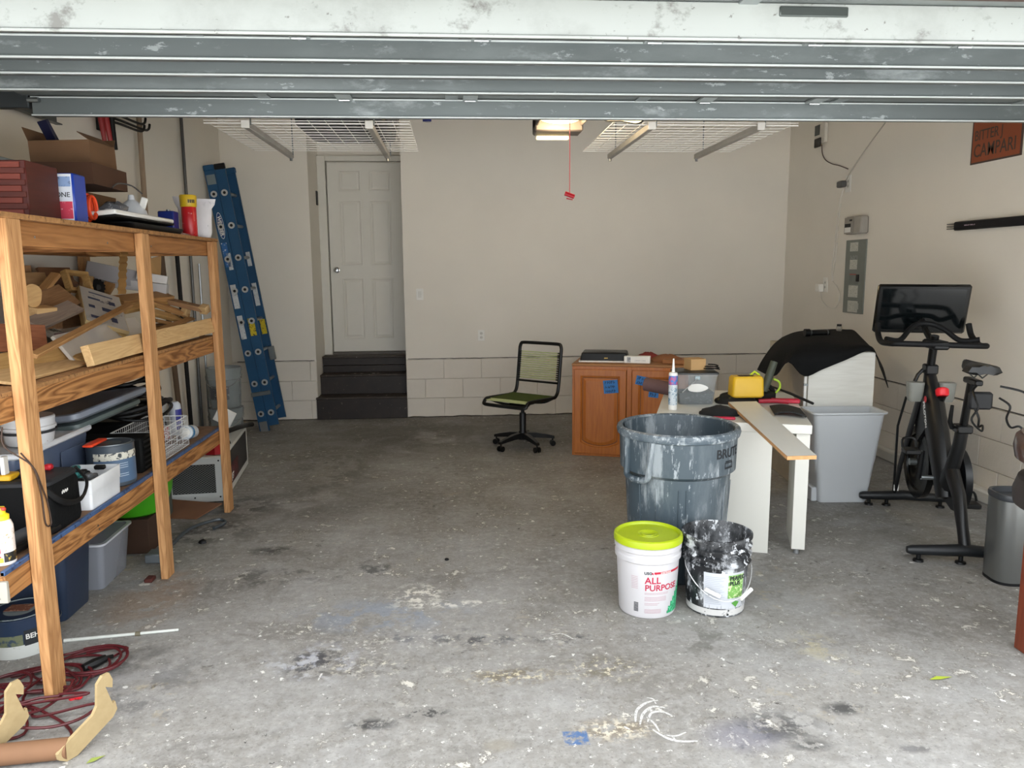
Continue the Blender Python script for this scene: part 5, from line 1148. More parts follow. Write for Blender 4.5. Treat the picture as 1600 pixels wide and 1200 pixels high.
# far rail (seen beyond) gets its own stickers
sticker(-.06, -.02, 1.62, 1.76, WS, w=WF, off=.008); sticker(-.065, -.02, 1.22, 1.45, WS, w=WF, off=.008); sticker(-.062, -.01, .93, 1.08, YS, w=WF, off=.008)
for (a0, a1) in (A1, A2):
    for w_ in (WL, WF): MB().bb(a0-.003, a1+.003, w_-.012, w_+.03, LL-.065, LL-.01+.0, .008).build('end_cap', BLKP if w_ == WL and a0 > -.1 else LB, ldr)
for w_ in (WL, WF): MB().bb(A1[0]+.01, A1[1]-.01, w_-.01, w_+.02, -.02, .10, .004).build('foot', mat('#8f9293', .4, .7), ldr)
MB().bb(-.195, -.01, -.02, .03, .36, .40, .003).build('guide_bracket', STEEL, ldr); MB().bb(-.03, .03, WF-.05, WF-.01, .66, .80, .006).build('rung_lock', STEEL, ldr)

# ---------------------------------------------------------------- clear buckets by the ladder
for k_, (zz, lb) in enumerate(((.001, 'lower of two stacked clear plastic buckets behind the shelf'), (.365, 'upper of two stacked clear plastic buckets behind the shelf'))):
    t = thing('clear_bucket', lb, 'bucket', (-2.09, 7.02, zz), group='stacked clear buckets')
    MB().lathe([(0, .0), (.13, .0), (.135, .01), (.145, .25), (.152, .255), (.150, .27), (.155, .285), (.150, .30), (.156, .33), (.155, .355), (.149, .355), (.143, .25), (.13, .02), (0, .02)], n=36).build('body', mat('#9aa3a6', .25, alpha=.55, var=.1), t)
    MB().tube([(.156*math.cos(a), .156*math.sin(a), .30-.12*math.sin(a-PI)) for a in [PI+PI*i/14 for i in range(15)]], .0025, 5).build('bail', CHROME, t)
    if k_: patch(0, 0, lambda z: .1465, math.radians(-130), math.radians(-60), .08, .2, 10, .002).build('label', mat('#4d5053', .5, mott='#b9bcbd', mthr=.58, msc=30), t)

# ---------------------------------------------------------------- air filter box on the floor beyond the shelf
af = thing('air_filter', 'white box-shaped air filtration unit with mesh grille on the floor', 'air filter', (-1.60, 5.24, 0), math.radians(6.5))
AW = mat('#c9cbc7', .45, var=.03)
MB().bb(-.38, 0, .0, 1.05, .008, .325, .004).build('casing', AW, af)
MB().bb(-.375, -.005, -.012, -.0005, .012, .32, .003).build('grille_frame', AW, af)
MB().bb(-.335, -.055, -.0135, -.0125, .075, .275).build('filter', mat('#25282a', .9), af)
ms = MB(); n_ = 15
for i in range(-n_, n_+14):
    for s in (-1, 1):
        # diagonal strands clipped to the opening
        pts = []
        for j in range(41):
            xx = -.335+.28*j/40; zz = .175+s*(xx+.195)*.72+(i)*.0155
            if .075 <= zz <= .275: pts.append((xx, -.0155, zz))
        if len(pts) > 1: ms.tube([pts[0], pts[-1]], .0014, 4)
o = ms.build('mesh', mat('#8d9290', .4, .5), af); o['kind'] = 'stuff'
for a_ in (-.35, -.195, -.03):
    for z_ in (.045, .298): MB().cyl((a_, -.0155, z_), (a_, -.012, z_), .006, n=8).build('screw', BLACK, af)
MB().bb(.0, .0035, .22, .98, .06, .30, .001).build('control_panel', mat('#1c1b1e', .4), af)
MB().bb(.0035, .0045, .25, .55, .07, .20).build('red_label', mat('#5c1a20', .5, mott='#2a1316', mthr=.5, sc=8), af)
text('JET', .06, WHITE, 'lettering', af, M=facing(None, (0, 1, 0), (0, 0, 1), (.0048, .27, .09)), bold=.01)
MB().bb(0, .002, .14, .18, .03, .07).build('latch', BLACK, af)
one(lump(.15, .22, .10, 41, rough=.2), 'black_bag', mat('#141516', .7, bump=.2), 'black bag slumped on top of the air filter', 'bag', (-1.83, 5.62, .327))
one(lump(.075, .10, .13, 42, rough=.15), 'red_pouch', mat('#a3121c', .55), 'red pouch on the near end of the air filter', 'pouch', (-1.69, 5.36, .327))
one(MB().box((0, 0, .05), (.14, .02, .12), .003, Matrix.Rotation(.5, 4, 'Y')), 'white_card', WHITE, 'white card leaning on the black bag above the air filter', 'card', (-1.80, 5.92, .43))
one(MB().tube(smoothpath([(-.1, -.2, .01), (0, 0, .03), (.02, .2, .01), (.05, .3, .0)], 4), .02, 8), 'black_strap', BLKP, 'thick black strap along the right edge of the air filter', 'strap', (-1.72, 5.98, .337))
# cardboard flap on the floor
cf = MB().add([(0, 0, .002), (.32, -.06, .002), (.44, .10, .05), (.06, .20, .06), (0, 0, .008), (.32, -.06, .008), (.44, .10, .056), (.06, .20, .066)], [(0, 1, 2, 3), (7, 6, 5, 4), (0, 4, 5, 1), (1, 5, 6, 2), (2, 6, 7, 3), (3, 7, 4, 0)])
one(cf, 'cardboard_flap', mat('#77523a', .85, var=.1), 'torn flat piece of brown cardboard on the floor before the air filter', 'cardboard', (-2.0, 4.93, 0), 0.0, smooth=False)

# ---------------------------------------------------------------- middle deck: heap of scrap lumber
def wd(a, b, s=0): return wood(a, b, 'X', 16, .65, .35, seed=s)
TAN = [wd('#94703f', '#c09a62', 1), wd('#86603a', '#b58a58', 2), wd('#b08a5a', '#d9b886', 3), wd('#77563a', '#a07a55', 4), wd('#8d7a66', '#b0a08c', 5)]
XF = -1.60
def bd(a, xa, b, xb, w, t, roll, mi, label, name='board', m=None, dz=0.0):
    p0, p1 = X(a[0], a[1], xa), X(b[0], b[1], xb)
    if p0.y > 5.0: p0 = Y(a[0], a[1], 5.0)          # nothing lies past the end of the deck
    if p1.y > 5.04: p1 = Y(b[0], b[1], 5.04)
    hv = abs(w/2*math.sin(math.radians(roll)))+abs(t/2*math.cos(math.radians(roll)))+.002
    for p in (p0, p1): p.z = max(p.z, ZM+hv)+dz
    return board(name, p0, p1, w, t, roll, m or TAN[mi % 5], label, 'board', group='scrap lumber on the middle shelf')
bd((138, 573), -1.575, (332, 508), -1.66, .092, .036, 76, 2, 'long pale timber sloping along the very front of the middle shelf', 'timber')
bd((100, 560), -1.72, (222, 513), -1.74, .15, .016, 55, 4, 'wide grey-white painted plank behind the pale timber', 'painted_plank', mat('#c3bcb2', .6, var=.06, sc=5))
bd((52, 556), -1.66, (203, 476), -1.74, .032, .018, 20, 1, 'long thin tan batten lying diagonally over the heap', 'batten')
bd((-20, 640), -1.70, (128, 577), -1.72, .20, .012, 8, 2, 'flat plywood offcut at the near end of the middle shelf', 'plywood_offcut')
bd((-30, 612), -1.80, (108, 560), -1.74, .085, .038, 60, 0, 'thick tan block lying on the plywood offcut', 'timber')
bd((-15, 528), -1.80, (66, 528), -1.78, .11, .04, 85, 1, 'red-brown timber crossing behind the nearest post', 'timber', wd('#6d3d28', '#8f5a3e', 7))
bd((50, 508), -1.95, (118, 478), -1.90, .09, .02, 30, 4, 'grey weathered board leaning up to the left of the printed box', 'board', wd('#75655a', '#9c8b7c', 8))
bd((48, 490), -2.0, (80, 488), -1.96, .075, .06, 10, 2, 'short cream block at the left of the heap', 'block')
bd((66, 478), -2.05, (108, 462), -2.0, .15, .035, 42, 3, 'square brown block tilted in the middle of the heap', 'block')
bd((60, 462), -2.1, (88, 428), -2.06, .05, .022, 10, 1, 'narrow slat standing up at the back left of the heap', 'slat')
bd((36, 448), -2.2, (76, 448), -2.12, .16, .02, 62, 0, 'flat tan panel lying against the back of the heap', 'panel', wd('#7c5c3c', '#9b7a54', 9))
bd((62, 432), -2.22, (112, 432), -2.15, .10, .02, 70, 1, 'reddish board edge at the back of the heap', 'board', wd('#6b4a34', '#8c6547', 10))
bd((38, 418), -2.25, (42, 450), -2.22, .06, .05, 0, 3, 'short dark offcut upright beside the nearest post', 'offcut')
bd((88, 432), -2.15, (116, 452), -2.08, .025, .08, 15, 3, 'dark brown strip sloping down to the small frame', 'strip', wd('#4b3322', '#6d4b33', 11))
bd((136, 452), -2.15, (140, 433), -2.15, .05, .03, 10, 2, 'pale upright block beside the black wheel', 'block')
bd((163, 458), -2.1, (172, 444), -2.1, .06, .03, 20, 1, 'brown block end right of the black wheel', 'block')
bd((182, 470), -1.95, (262, 462), -2.0, .10, .03, 20, 1, 'brown board with dark knots right of the printed box', 'board')
bd((190, 484), -1.85, (262, 470), -1.95, .06, .025, 30, 0, 'upper slat in the heap right of the middle post', 'slat')
bd((228, 470), -1.85, (292, 492), -1.85, .06, .03, 25, 1, 'brown timber with a pale sawn end right of the middle post', 'timber')
bd((232, 486), -1.72, (284, 500), -1.75, .07, .02, 40, 0, 'tan slat under the sawn timber right of the middle post', 'slat')
bd((262, 470), -2.1, (322, 484), -2.05, .07, .03, 10, 3, 'long dark brown board at the back right of the heap', 'board')
bd((288, 495), -1.78, (293, 476), -1.78, .035, .06, 10, 2, 'small upright pale block at the right of the heap', 'block')
bd((316, 486), -1.95, (323, 480), -1.93, .05, .05, 10, 2, 'tiny pale end block at the far right of the heap', 'block')
bd((118, 568), -1.68, (176, 543), -1.66, .05, .022, 25, 0, 'short brown batten under the white plank', 'batten')
bd((166, 560), -1.63, (226, 532), -1.64, .045, .022, 35, 2, 'wavy-edged offcut between the white plank and the front timber', 'offcut')
bd((240, 500), -1.75, (296, 512), -1.70, .05, .02, 10, 1, 'short slat lying flat behind the middle post', 'slat')
bd((60, 575), -1.95, (180, 560), -1.90, .20, .05, 0, 3, 'thick hidden plank at the bottom of the heap', 'plank', dz=.03)
bd((150, 520), -2.05, (290, 512), -2.0, .22, .06, 0, 1, 'broad plank deep in the middle of the heap', 'plank')
bd((70, 505), -2.1, (170, 490), -2.05, .18, .06, 0, 3, 'broad dark plank deep at the left of the heap', 'plank')
bd((232, 522), -1.66, (300, 497), -1.70, .04, .012, 20, 1, 'thin strip along the back of the front timber', 'strip')
bd((46, 535), -1.92, (100, 520), -1.90, .10, .008, 25, 4, 'glossy magazine-like printed sheet under the thin batten', 'printed_sheet', mat('#9c968c', .4, mott='#2f332f', mthr=.5, sc=6, msc=14))
bd((100, 540), -1.85, (96, 520), -1.86, .06, .02, 30, 3, 'dark red scrap tucked under the thin batten', 'scrap', mat('#43201c', .6))
# small wooden frame
fr2 = thing('small_frame', 'little open wooden frame standing in the heap left of the black wheel', 'frame', M=frame_of(X(108, 455, -2.05), X(145, 458, -2.0), 70))
for (a, b, c, d) in ((0, .16, 0, .018), (0, .16, .10, .118), (0, .018, .018, .10), (.142, .16, .018, .10)): MB().bb(a, b, c, d, -.02, .02, .002).build('frame_side', TAN[0], fr2)
# round bracket of pale wood
one(MB().prism([(.055*math.cos(a)*(1+.1*math.sin(3*a)), .055*math.sin(a)) for a in [PI*2*i/20 for i in range(20)]], -.012, .012), 'round_bracket', wd('#b08a5a', '#d2ad78', 12), 'rounded pale wooden bracket behind the nearest post', 'bracket', M=facing(None, (.3, 1, .2), (0, .1, 1), X(48, 462, -2.0)))
wh = thing('sprocket', 'black toothed wheel at the back of the lumber heap', 'wheel', M=facing(None, (.5, .9, 0), (0, 0, 1), X(151, 449, -2.12)))
cgp = []
for i in range(28): r_ = .052 if i % 2 else .044; a = 2*PI*i/28; cgp.append((r_*math.cos(a), r_*math.sin(a)))
MB().prism(cgp, -.012, .012).build('wheel', BLACK, wh); MB().cyl((0, 0, -.018), (0, 0, .018), .016, n=14).build('hub', mat('#2b2b2c', .4), wh)
# printed box, tilted
bx_c = X(158, 490, -1.86)
pbx = thing('printed_box', 'shallow box with a printed diagram lid tilted on the lumber heap', 'box', M=Matrix.Translation(bx_c) @ Matrix.Rotation(math.radians(28), 4, 'Z') @ Matrix.Rotation(math.radians(24), 4, 'X') @ Matrix.Rotation(math.radians(22), 4, 'Y'))
MB().bb(-.10, .10, -.20, .20, -.03, .012, .002).build('tray', mat('#a98a55', .7), pbx); MB().bb(-.105, .105, -.205, .205, .013, .034, .002).build('lid', mat('#c2a775', .6), pbx)
pr = MB().bb(-.101, .101, -.2, .2, .034, .0355).build('printed_panel', mat('#b5b1aa', .4, mott='#4c4a56', mthr=.60, sc=8, msc=11), pbx)
g = MB()
for i, (x_, y_, w_, h_) in enumerate(((-.05, -.14, .05, .03), (.04, -.12, .03, .05), (-.06, -.02, .03, .03), (.02, -.02, .06, .04), (-.04, .08, .06, .02), (.05, .08, .03, .04), (0, .15, .12, .012))): MB().box((x_, y_, .0362), (w_, h_, .001)).build('diagram_block', mat('#3b4560', .5), pr)
# long flat white cartons and cardboard at the back
bd((134, 420), -2.24, (218, 437), -2.20, .06, .10, 0, 0, 'upper long grey-white carton leaning at the back wall', 'long_carton', mat('#8f8b8c', .6))
bd((160, 440), -2.22, (262, 452), -2.17, .06, .06, 0, 0, 'lower long white carton under the upper one', 'long_carton', mat('#b5b2b0', .6))
bd((214, 430), -2.14, (262, 438), -2.10, .05, .05, 0, 0, 'short white carton end beside the middle post', 'long_carton', mat('#c3c0bc', .6))
cs = MB().grid(lambda u, v: (0+.004*math.sin(u*50), -.05+.10*v+.09*u, .0+.21*u+.06*math.sin(u*2)), 22, 2, .004)
p = X(190, 462, -1.90); one(cs, 'corrugated_strip', mat('#9a7440', .8, var=.08, sc=10), 'bent strip of corrugated cardboard curling up left of the middle post', 'cardboard', (p.x, p.y, p.z+.01))
p = X(240, 416, -1.95); one(MB().add([(0, -.12, .04), (0, .13, .07), (0, .10, -.05), (0, .06, -.09), (0, -.12, -.09)]+[(.006, -.12, .04), (.006, .13, .07), (.006, .10, -.05), (.006, .06, -.09), (.006, -.12, -.09)], [(0, 1, 2, 3, 4), (9, 8, 7, 6, 5)]+[(i, (i+1) % 5, 5+(i+1) % 5, 5+i) for i in range(5)]), 'cardboard_piece', CARDL, 'tan cardboard corner standing up behind the middle post', 'cardboard', (p.x, p.y, p.z), smooth=False)
# flat white plate and green wrapper at the far right
one(MB().add([(0, 0, 0), (.0, .30, 0), (-.10, .36, 0), (-.25, .34, 0), (-.25, -.12, 0), (-.06, -.10, 0)]+[(0, 0, .012), (.0, .30, .012), (-.10, .36, .012), (-.25, .34, .012), (-.25, -.12, .012), (-.06, -.10, .012)], [(5, 4, 3, 2, 1, 0), (6, 7, 8, 9, 10, 11)]+[(i, (i+1) % 6, 6+(i+1) % 6, 6+i) for i in range(6)]), 'white_plate', mat('#c2c0b6', .5), 'flat off-white plate at the far end of the middle shelf', 'plate', (-1.60, 4.62, ZM+.001), smooth=False)
one(lump(.05, .09, .05, 51, rough=.2), 'green_packet', mat('#4f8a2c', .4, mott='#c9d3c0', mthr=.6, sc=10), 'bright green packet at the far end of the middle shelf', 'packet', (-1.70, 4.86, ZM+.014))

# ---------------------------------------------------------------- bottom deck
def tote(name, label, c, d, rz, h, mbody, mlid, taper=.9, lid=True, inner=None):
    t = thing(name, label, 'storage box', c, rz); x, y = d[0]/2, d[1]/2
    R = lambda k, z, e=0: [(a*k+(e if a > 0 else -e), b*k+(e if b > 0 else -e), z) for a, b in rrect(-x, x, -y, y, .03, 4)]
    MB().loft([R(taper, .0), R(taper+.01, .008), R(1, h*.93), R(1, h)]).build('tub', mbody, t)
    if inner: MB().loft([R(taper-.03, .006), R(.93, h*.6)]).build('contents', inner, t)
    if lid: MB().loft([R(1.0, h+.0005, .010), R(1.0, h+.008, .018), R(1.0, h+.022, .018), R(1.0, h+.028, .012), R(.90, h+.024), R(.88, h+.018)]).build('lid', mlid, t)
    else: MB().loft([R(1.0, h-.006, .001), R(1.0, h-.006, .012), R(1.0, h+.004, .012), R(1.0, h+.004, -.006)], cap=False).build('rim', mlid, t)
    return t
BT = mat('#56627a', .25, var=.06, sc=3, alpha=.9)
tt = tote('storage_tote', 'blue-grey translucent tote with white lid in the middle of the bottom shelf', (-1.99, 3.50, ZB+.001), (.40, .60), .0, .245, BT, mat('#d3d6da', .4))
MB().bb(.201, .204, .02, .24, .06, .2, .001).build('side_panel', BT, tt)
jc = thing('compound_pail', 'small white pail with red smears standing on the white tote lid', 'pail', (-1.86, 3.42, ZB+.001+.270))
MB().lathe([(0, 0), (.085, 0), (.092, .01), (.10, .065), (.106, .068), (.106, .078), (.101, .082), (.103, .115), (.098, .12), (0, .118)], n=32).build('body', mat('#cfd0d2', .4, mott='#8a3f3a', mthr=.68, sc=5), jc)
MB().lathe([(.1045, .05), (.1075, .052), (.1075, .060), (.1045, .062)], n=32).build('dark_band', INK, jc)
pl_ = MB().loft([[(a*k, b*k, z) for a, b in rrect(-.22, .22, -.32, .32, .04)] for z, k in ((0, .94), (.012, 1), (.035, 1), (.040, .96), (.03, .9))])
one(pl_, 'tote_lid', mat('#7f8794', .35, var=.05, sc=5), 'loose grey-blue plastic tote lid tilted behind the white pail', 'lid', (-1.93, 3.98, ZB+.31), rot=(.06, -.12, -.15))
pl2 = MB().loft([[(a*k, b*k, z) for a, b in rrect(-.20, .20, -.30, .30, .04)] for z, k in ((0, .94), (.012, 1), (.03, 1), (.034, .96))])
one(pl2, 'tote_lid', mat('#5d6a69', .4, var=.05, sc=5), 'second grey-green plastic lid under the blue-grey one', 'lid', (-1.95, 4.02, ZB+.255), rot=(.05, -.10, -.12))
# jug
jg = thing('plastic_jug', 'white plastic gallon jug with green cap at the near end of the bottom shelf', 'jug', (-1.95, 3.03, ZB+.121))
MB().lathe([(0, 0), (.07, 0), (.075, .01), (.075, .09), (.06, .13), (.028, .155), (.024, .165), (0, .165)], n=24).build('body', WHITE, jg); MB().lathe([(.026, .163), (.030, .166), (.030, .188), (0, .19)], n=18).build('cap', mat('#156b45', .4), jg)
MB().tube(smoothpath([(.02, .03, .15), (.06, .05, .15), (.085, .06, .11), (.078, .05, .05)], 4), .009, 8).build('handle', WHITE, jg)
bt_ = thing('blue_crate', 'dark blue plastic crate under the white jug on the bottom shelf', 'crate', (-1.95, 3.02, ZB+.001))
MB().loft([[(a*k, b*k, z) for a, b in rrect(-.14, .14, -.16, .16, .02)] for z, k in ((0, .92), (.085, 1), (.118, 1.03))]).build('body', mat('#1b2f6e', .5, mott='#0f1d4a', mthr=.5, sc=8), bt_)
one(MB().loft([[(a*k, b*k, z) for a, b in rrect(-.10, .10, -.10, .10, .02)] for z, k in ((0, .9), (.09, 1))]), 'plastic_bin', mat('#8e99b5', .3, alpha=.8), 'pale blue translucent bin behind the spray can', 'bin', (-1.86, 2.82, ZB+.001))
one(MB().tube([(0, 0, .028), (.05, .28, .028)], .026, 12), 'grey_tube', mat('#4a4d52', .5), 'dark grey tube lying at the foot of the black cooler bag', 'tube', (-1.66, 2.75, ZB+.001))
one(MB().tube([(0, 0, .016), (.02, .30, .016)], .014, 10), 'black_rod', BLKP, 'black metal rod lying along the blue edge strip', 'rod', (-1.59, 2.72, ZB+.004))
# spray can, near end
sc_ = thing('spray_can', 'spray can with yellow nozzle and red and white label at the near shelf end', 'spray can', (-1.588, 2.69, ZB+.001))
MB().lathe([(0, 0), (.034, 0), (.036, .006), (.036, .135), (.030, .152), (.022, .158), (0, .158)], n=28).build('body', mat('#e4dfd9', .35), sc_)
patch(0, 0, lambda z: .036, math.radians(-175), math.radians(-75), .03, .13, 12).build('red_label', mat('#c8283a', .4), sc_)
patch(0, 0, lambda z: .036, math.radians(-175), math.radians(-65), .012, .029, 12).build('yellow_band', mat('#e3cf3b', .4), sc_)
patch(0, 0, lambda z: .036, math.radians(-62), math.radians(20), .012, .045, 12).build('black_band', mat('#1b1a18', .4, mott='#b99a3a', mthr=.58, msc=60), sc_)
patch(0, 0, lambda z: .036, math.radians(-70), math.radians(20), .05, .125, 12).build('small_print', mat('#d9cfc8', .4, mott='#a08f5a', mthr=.56, msc=80), sc_)
text('B', .026, WHITE, 'lettering', sc_, cyl=(0, 0, lambda z: .0368, .055, math.radians(-100)), bold=.02); text('NG', .014, WHITE, 'lettering', sc_, cyl=(0, 0, lambda z: .0368, .036, math.radians(-105)), bold=.02)
MB().lathe([(.022, .155), (.027, .158), (.027, .172), (.018, .178), (.016, .20), (0, .202)], n=20).build('nozzle_cap', mat('#e8d42a', .4), sc_); MB().box((.014, -.006, .196), (.02, .012, .012), .003).build('nozzle', mat('#b5301f', .4), sc_)
# black cooler bag
cbg = thing('cooler_bag', 'black soft cooler bag with shoulder strap at the front of the bottom shelf', 'bag', (-1.675, 3.085, ZB+.001), .0)
MB().loft([[(a*k, b*k, z) for a, b in rrect(-.125, .115, -.12, .13, .03)] for z, k in ((0, .96), (.02, 1), (.17, .98), (.19, .93))]).build('body', mat('#08090a', .8, bump=.2, spec=.2), cbg)
MB().loft([[(a*k, b*k, z) for a, b in rrect(-.12, .11, -.115, .125, .03)] for z, k in ((.191, .98), (.205, 1), (.212, .93))]).build('lid', mat('#232427', .6), cbg)
MB().tube(smoothpath([(.10, -.12, .18), (.13, -.07, .12), (.135, .03, .09), (.135, .10, .10), (.13, .14, .15), (.10, .12, .21)], 5), .013, 8, flat=.5).build('strap', BLACK, cbg)
MB().tube(smoothpath([(-.03, -.05, .212), (-.02, 0, .235), (-.03, .06, .212)], 4), .010, 6, flat=.5).build('carry_handle', BLACK, cbg)
MB().box((.02, .07, .225), (.03, .03, .024), .006).build('red_clip', REDP, cbg)
ee = MB()
for i, (a, b) in enumerate(((0, 0), (.006, .004), (.013, 0), (.02, .003), (.027, -.001), (.034, .002))): ee.box((.1155, -.03+a*1.2, .145+b), (.002, .0055, .010))
ee.build('emblem', WHITE, cbg)
one(MB().box((0, 0, .012), (.05, .07, .024), .005), 'yellow_block', mat('#d8a722', .45), 'small yellow block on the cooler bag beside the near post', 'block', (-1.735, 3.02, ZB+.2145))
one(MB().box((0, 0, .035), (.016, .03, .07), .002), 'white_adapter', WHITE, 'small white box standing up against the tote beside the near post', 'box', (-1.735, 3.0, ZB+.24))
# white parts bin
pbn = thing('parts_bin', 'white plastic bin of small dark parts at the front of the bottom shelf', 'bin', (-1.655, 3.42, ZB+.001))
MB().loft([[(a*k, b*k, z) for a, b in rrect(-.10, .10, -.145, .145, .012)] for z, k in ((0, .97), (.07, 1), (.072, 1.015), (.13, 1.03), (.13, .99), (.02, .94))]).build('body', mat('#e2e4e6', .4), pbn)
for i in range(16):
    rnd = random.Random(i+60); MB().box((rnd.uniform(-.07, .07), rnd.uniform(-.11, .11), rnd.uniform(.112, .135)), (rnd.uniform(.02, .05), rnd.uniform(.02, .06), .02), .005, ).build('small_part', [BLACK, BLKP, mat('#5b5d5f', .5), mat('#2f7f7c', .5)][i % 4], pbn)
# paint cans
def paint_can(name, label, c, r, h, mb_, lidm, bail=True):
    t = thing(name, label, 'paint can', c)
    MB().lathe([(0, 0), (r*.97, 0), (r, .004), (r, h-.006), (r*1.02, h-.004), (r*1.02, h), (r*.96, h), (0, h-.006)], n=36).build('body', mb_, t)
    MB().lathe([(0, h-.003), (r*.86, h-.003), (r*.88, h+.002), (r*.93, h+.002), (r*.94, h-.002)], n=36).build('lid', lidm, t)
    if bail: MB().tube([(r*1.03*math.cos(a), r*1.03*math.sin(a)*.75, h*.8+.11*math.sin(a-PI)*-1*(-1)) for a in [PI*i/14 for i in range(15)]], .002, 5).build('bail', CHROME, t)
    return t
pc1 = paint_can('paint_can', 'metal paint can with slate blue label behind the parts bin', (-1.66, 3.72, ZB+.001), .105, .20, mat('#3c4650', .4), STEEL)
patch(0, 0, lambda z: .105, math.radians(-110), math.radians(20), .02, .13, 18, .001).build('label', mat('#4c637e', .5), pc1)
patch(0, 0, lambda z: .105, math.radians(-110), math.radians(20), .13, .165, 18, .001).build('torn_strip', mat('#c9c6b8', .6, mott='#33393d', mthr=.52, sc=20), pc1)
pr_ = MB()
for zz in (.05, .06, .09, .10, .11): pr_.grid(lambda u, v: ((.1068)*math.cos(math.radians(-55+30*u)), (.1068)*math.sin(math.radians(-55+30*u)), zz+.003*v), 5, 1, .0004)
pr_.build('fine_print', mat('#a9b7c5', .5), pc1)
one(MB().box((0, 0, .006), (.045, .16, .012), .004), 'orange_scraper', mat('#e2431d', .5), 'orange plastic strip lying across the slate blue paint can', 'strip', (-1.70, 3.66, ZB+.001+.205))
# ---- heap of black pans / cable, wire basket, bottles
cr_ = thing('black_crate', 'black plastic crate under the coiled hoses on the bottom shelf', 'crate', (-1.82, 4.06, ZB+.001))
MB().bb(-.20, .24, -.18, -.03, 0, .18, .01).build('body', mat('#070808', .7, spec=.2), cr_)
for k in range(6): MB().bb(.241, .245, -.16, -.05, .02+.026*k, .03+.026*k).build('rib', BLKP, cr_)
BK = thing('coiled_hose', 'heap of coiled black hoses and cables in the middle of the bottom shelf', 'hose', (-1.92, 4.52, ZB+.001))
rnd = random.Random(5)
for k in range(8):
    r_ = rnd.uniform(.14, .22); cx_, cy_ = rnd.uniform(-.05, .08), rnd.uniform(-.05, .06); z_ = .20+.028*k
    MB().tube([(cx_+r_*math.cos(a)*1.0, cy_+r_*1.25*math.sin(a), z_+.02*math.sin(2*a+k)) for a in [2*PI*i/28 for i in range(28)]], rnd.choice([.011, .014, .009]), 7, closed=True).build('coil', [BLKM, BLKP, BLACK][k % 3], BK)
MB().bb(-.24, .10, -.20, .20, .0, .18, .02).build('base_case', BLKM, BK)
wbk = thing('wire_basket', 'white wire basket at the front of the bottom shelf right of the middle post', 'basket', (-1.67, 4.27, ZB+.001))
wb2 = MB(); bx0, bx1, by0, by1, bh = -.13, .10, -.22, .25, .17
for i in range(7):
    z_ = .004+bh*i/6; wb2.tube([(bx0, by0, z_), (bx1, by0, z_), (bx1, by1, z_), (bx0, by1, z_)], .0016 if i < 6 else .003, 4, closed=True)
for i in range(20): y_ = by0+(by1-by0)*i/19; wb2.tube([(bx1, y_, bh), (bx1, y_, 0.004), (bx0, y_, 0.004), (bx0, y_, bh)], .0014, 4)
for i in range(8): x_ = bx0+(bx1-bx0)*i/7; wb2.tube([(x_, by0, bh), (x_, by0, 0.004), (x_, by1, 0.004), (x_, by1, bh)], .0014, 4)
o = wb2.build('wires', mat('#d6d7d6', .4), wbk); o['kind'] = 'stuff'
sbt = thing('spray_bottle', 'white bottle with a blue band lying tilted at the end of the wire basket', 'bottle', M=Matrix.Translation((-1.615, 4.62, ZB+.055)) @ Matrix.Rotation(math.radians(8), 4, 'Z') @ Matrix.Rotation(math.radians(80), 4, 'X'))
MB().lathe([(0, -.02), (.038, -.02), (.042, -.01), (.042, .16), (.036, .19), (0, .192)], n=20, M=Matrix.Rotation(PI, 4, 'X')).build('bottle', mat('#cfd5db', .4, mott='#8fa3b5', mthr=.58, msc=40, sc=10), sbt)
MB().lathe([(.0425, -.045), (.0435, -.04), (.0435, .0), (.0425, .005)], n=20, M=Matrix.Rotation(0, 4, 'X')).build('blue_band', mat('#1f7fb8', .4), sbt); MB().lathe([(.02, .02), (.026, .024), (.028, .05), (.015, .062), (0, .063)], n=18).build('cap', WHITE, sbt)
cq2 = thing('cleaner_bottle', 'white and blue upright bottle behind the lying bottle on the bottom shelf', 'bottle', (-1.75, 4.84, ZB+.001))
MB().lathe([(0, 0), (.034, 0), (.036, .006), (.036, .16), (.033, .19), (.02, .205), (0, .206)], n=20).build('bottle', mat('#c6cbd3', .4), cq2); patch(0, 0, lambda z: .036, math.radians(-70), math.radians(10), .03, .16, 10).build('label', mat('#2b2f86', .4), cq2)
one(MB().lathe([(0, 0), (.026, 0), (.028, .004), (.028, .09), (.02, .10), (0, .10)], n=16), 'small_jar', mat('#7c2a24', .4, mott='#d6cfc4', mthr=.55, sc=14), 'little red and white jar inside the end of the wire basket', 'jar', (-1.72, 4.46, ZB+.02))
one(MB().box((0, 0, .04), (.06, .09, .08), .003), 'small_box', mat('#b5383c', .5, mott='#e2dcd4', mthr=.5, sc=20), 'small red and white carton beside the upright bottle', 'box', (-1.78, 4.68, ZB+.001))
tc2 = paint_can('paint_can', 'open paint can with a dark dripped rim at the far end of the bottom shelf', (-1.90, 4.93, ZB+.001), .10, .20, mat('#c4c7c6', .5, mott='#23282a', mthr=.55, sc=8), BLACK)
one(lump(.13, .13, .12, 71, rough=.2), 'white_cloth', mat('#b9bbbf', .6), 'white crumpled cloth on top of the coiled hoses', 'cloth', (-1.98, 4.66, ZB+.43))
one(MB().tube([(0, 0, 0), (.03, .02, .34)], .016, 8), 'black_stick', BLACK, 'short black handle standing among the bottles at the far shelf end', 'handle', (-1.86, 4.70, ZB+.001))
one(lump(.10, .08, .12, 73, rough=.2), 'black_pouch', BLACK, 'black pouch behind the lying bottle', 'pouch', (-2.02, 4.76, ZB+.001))

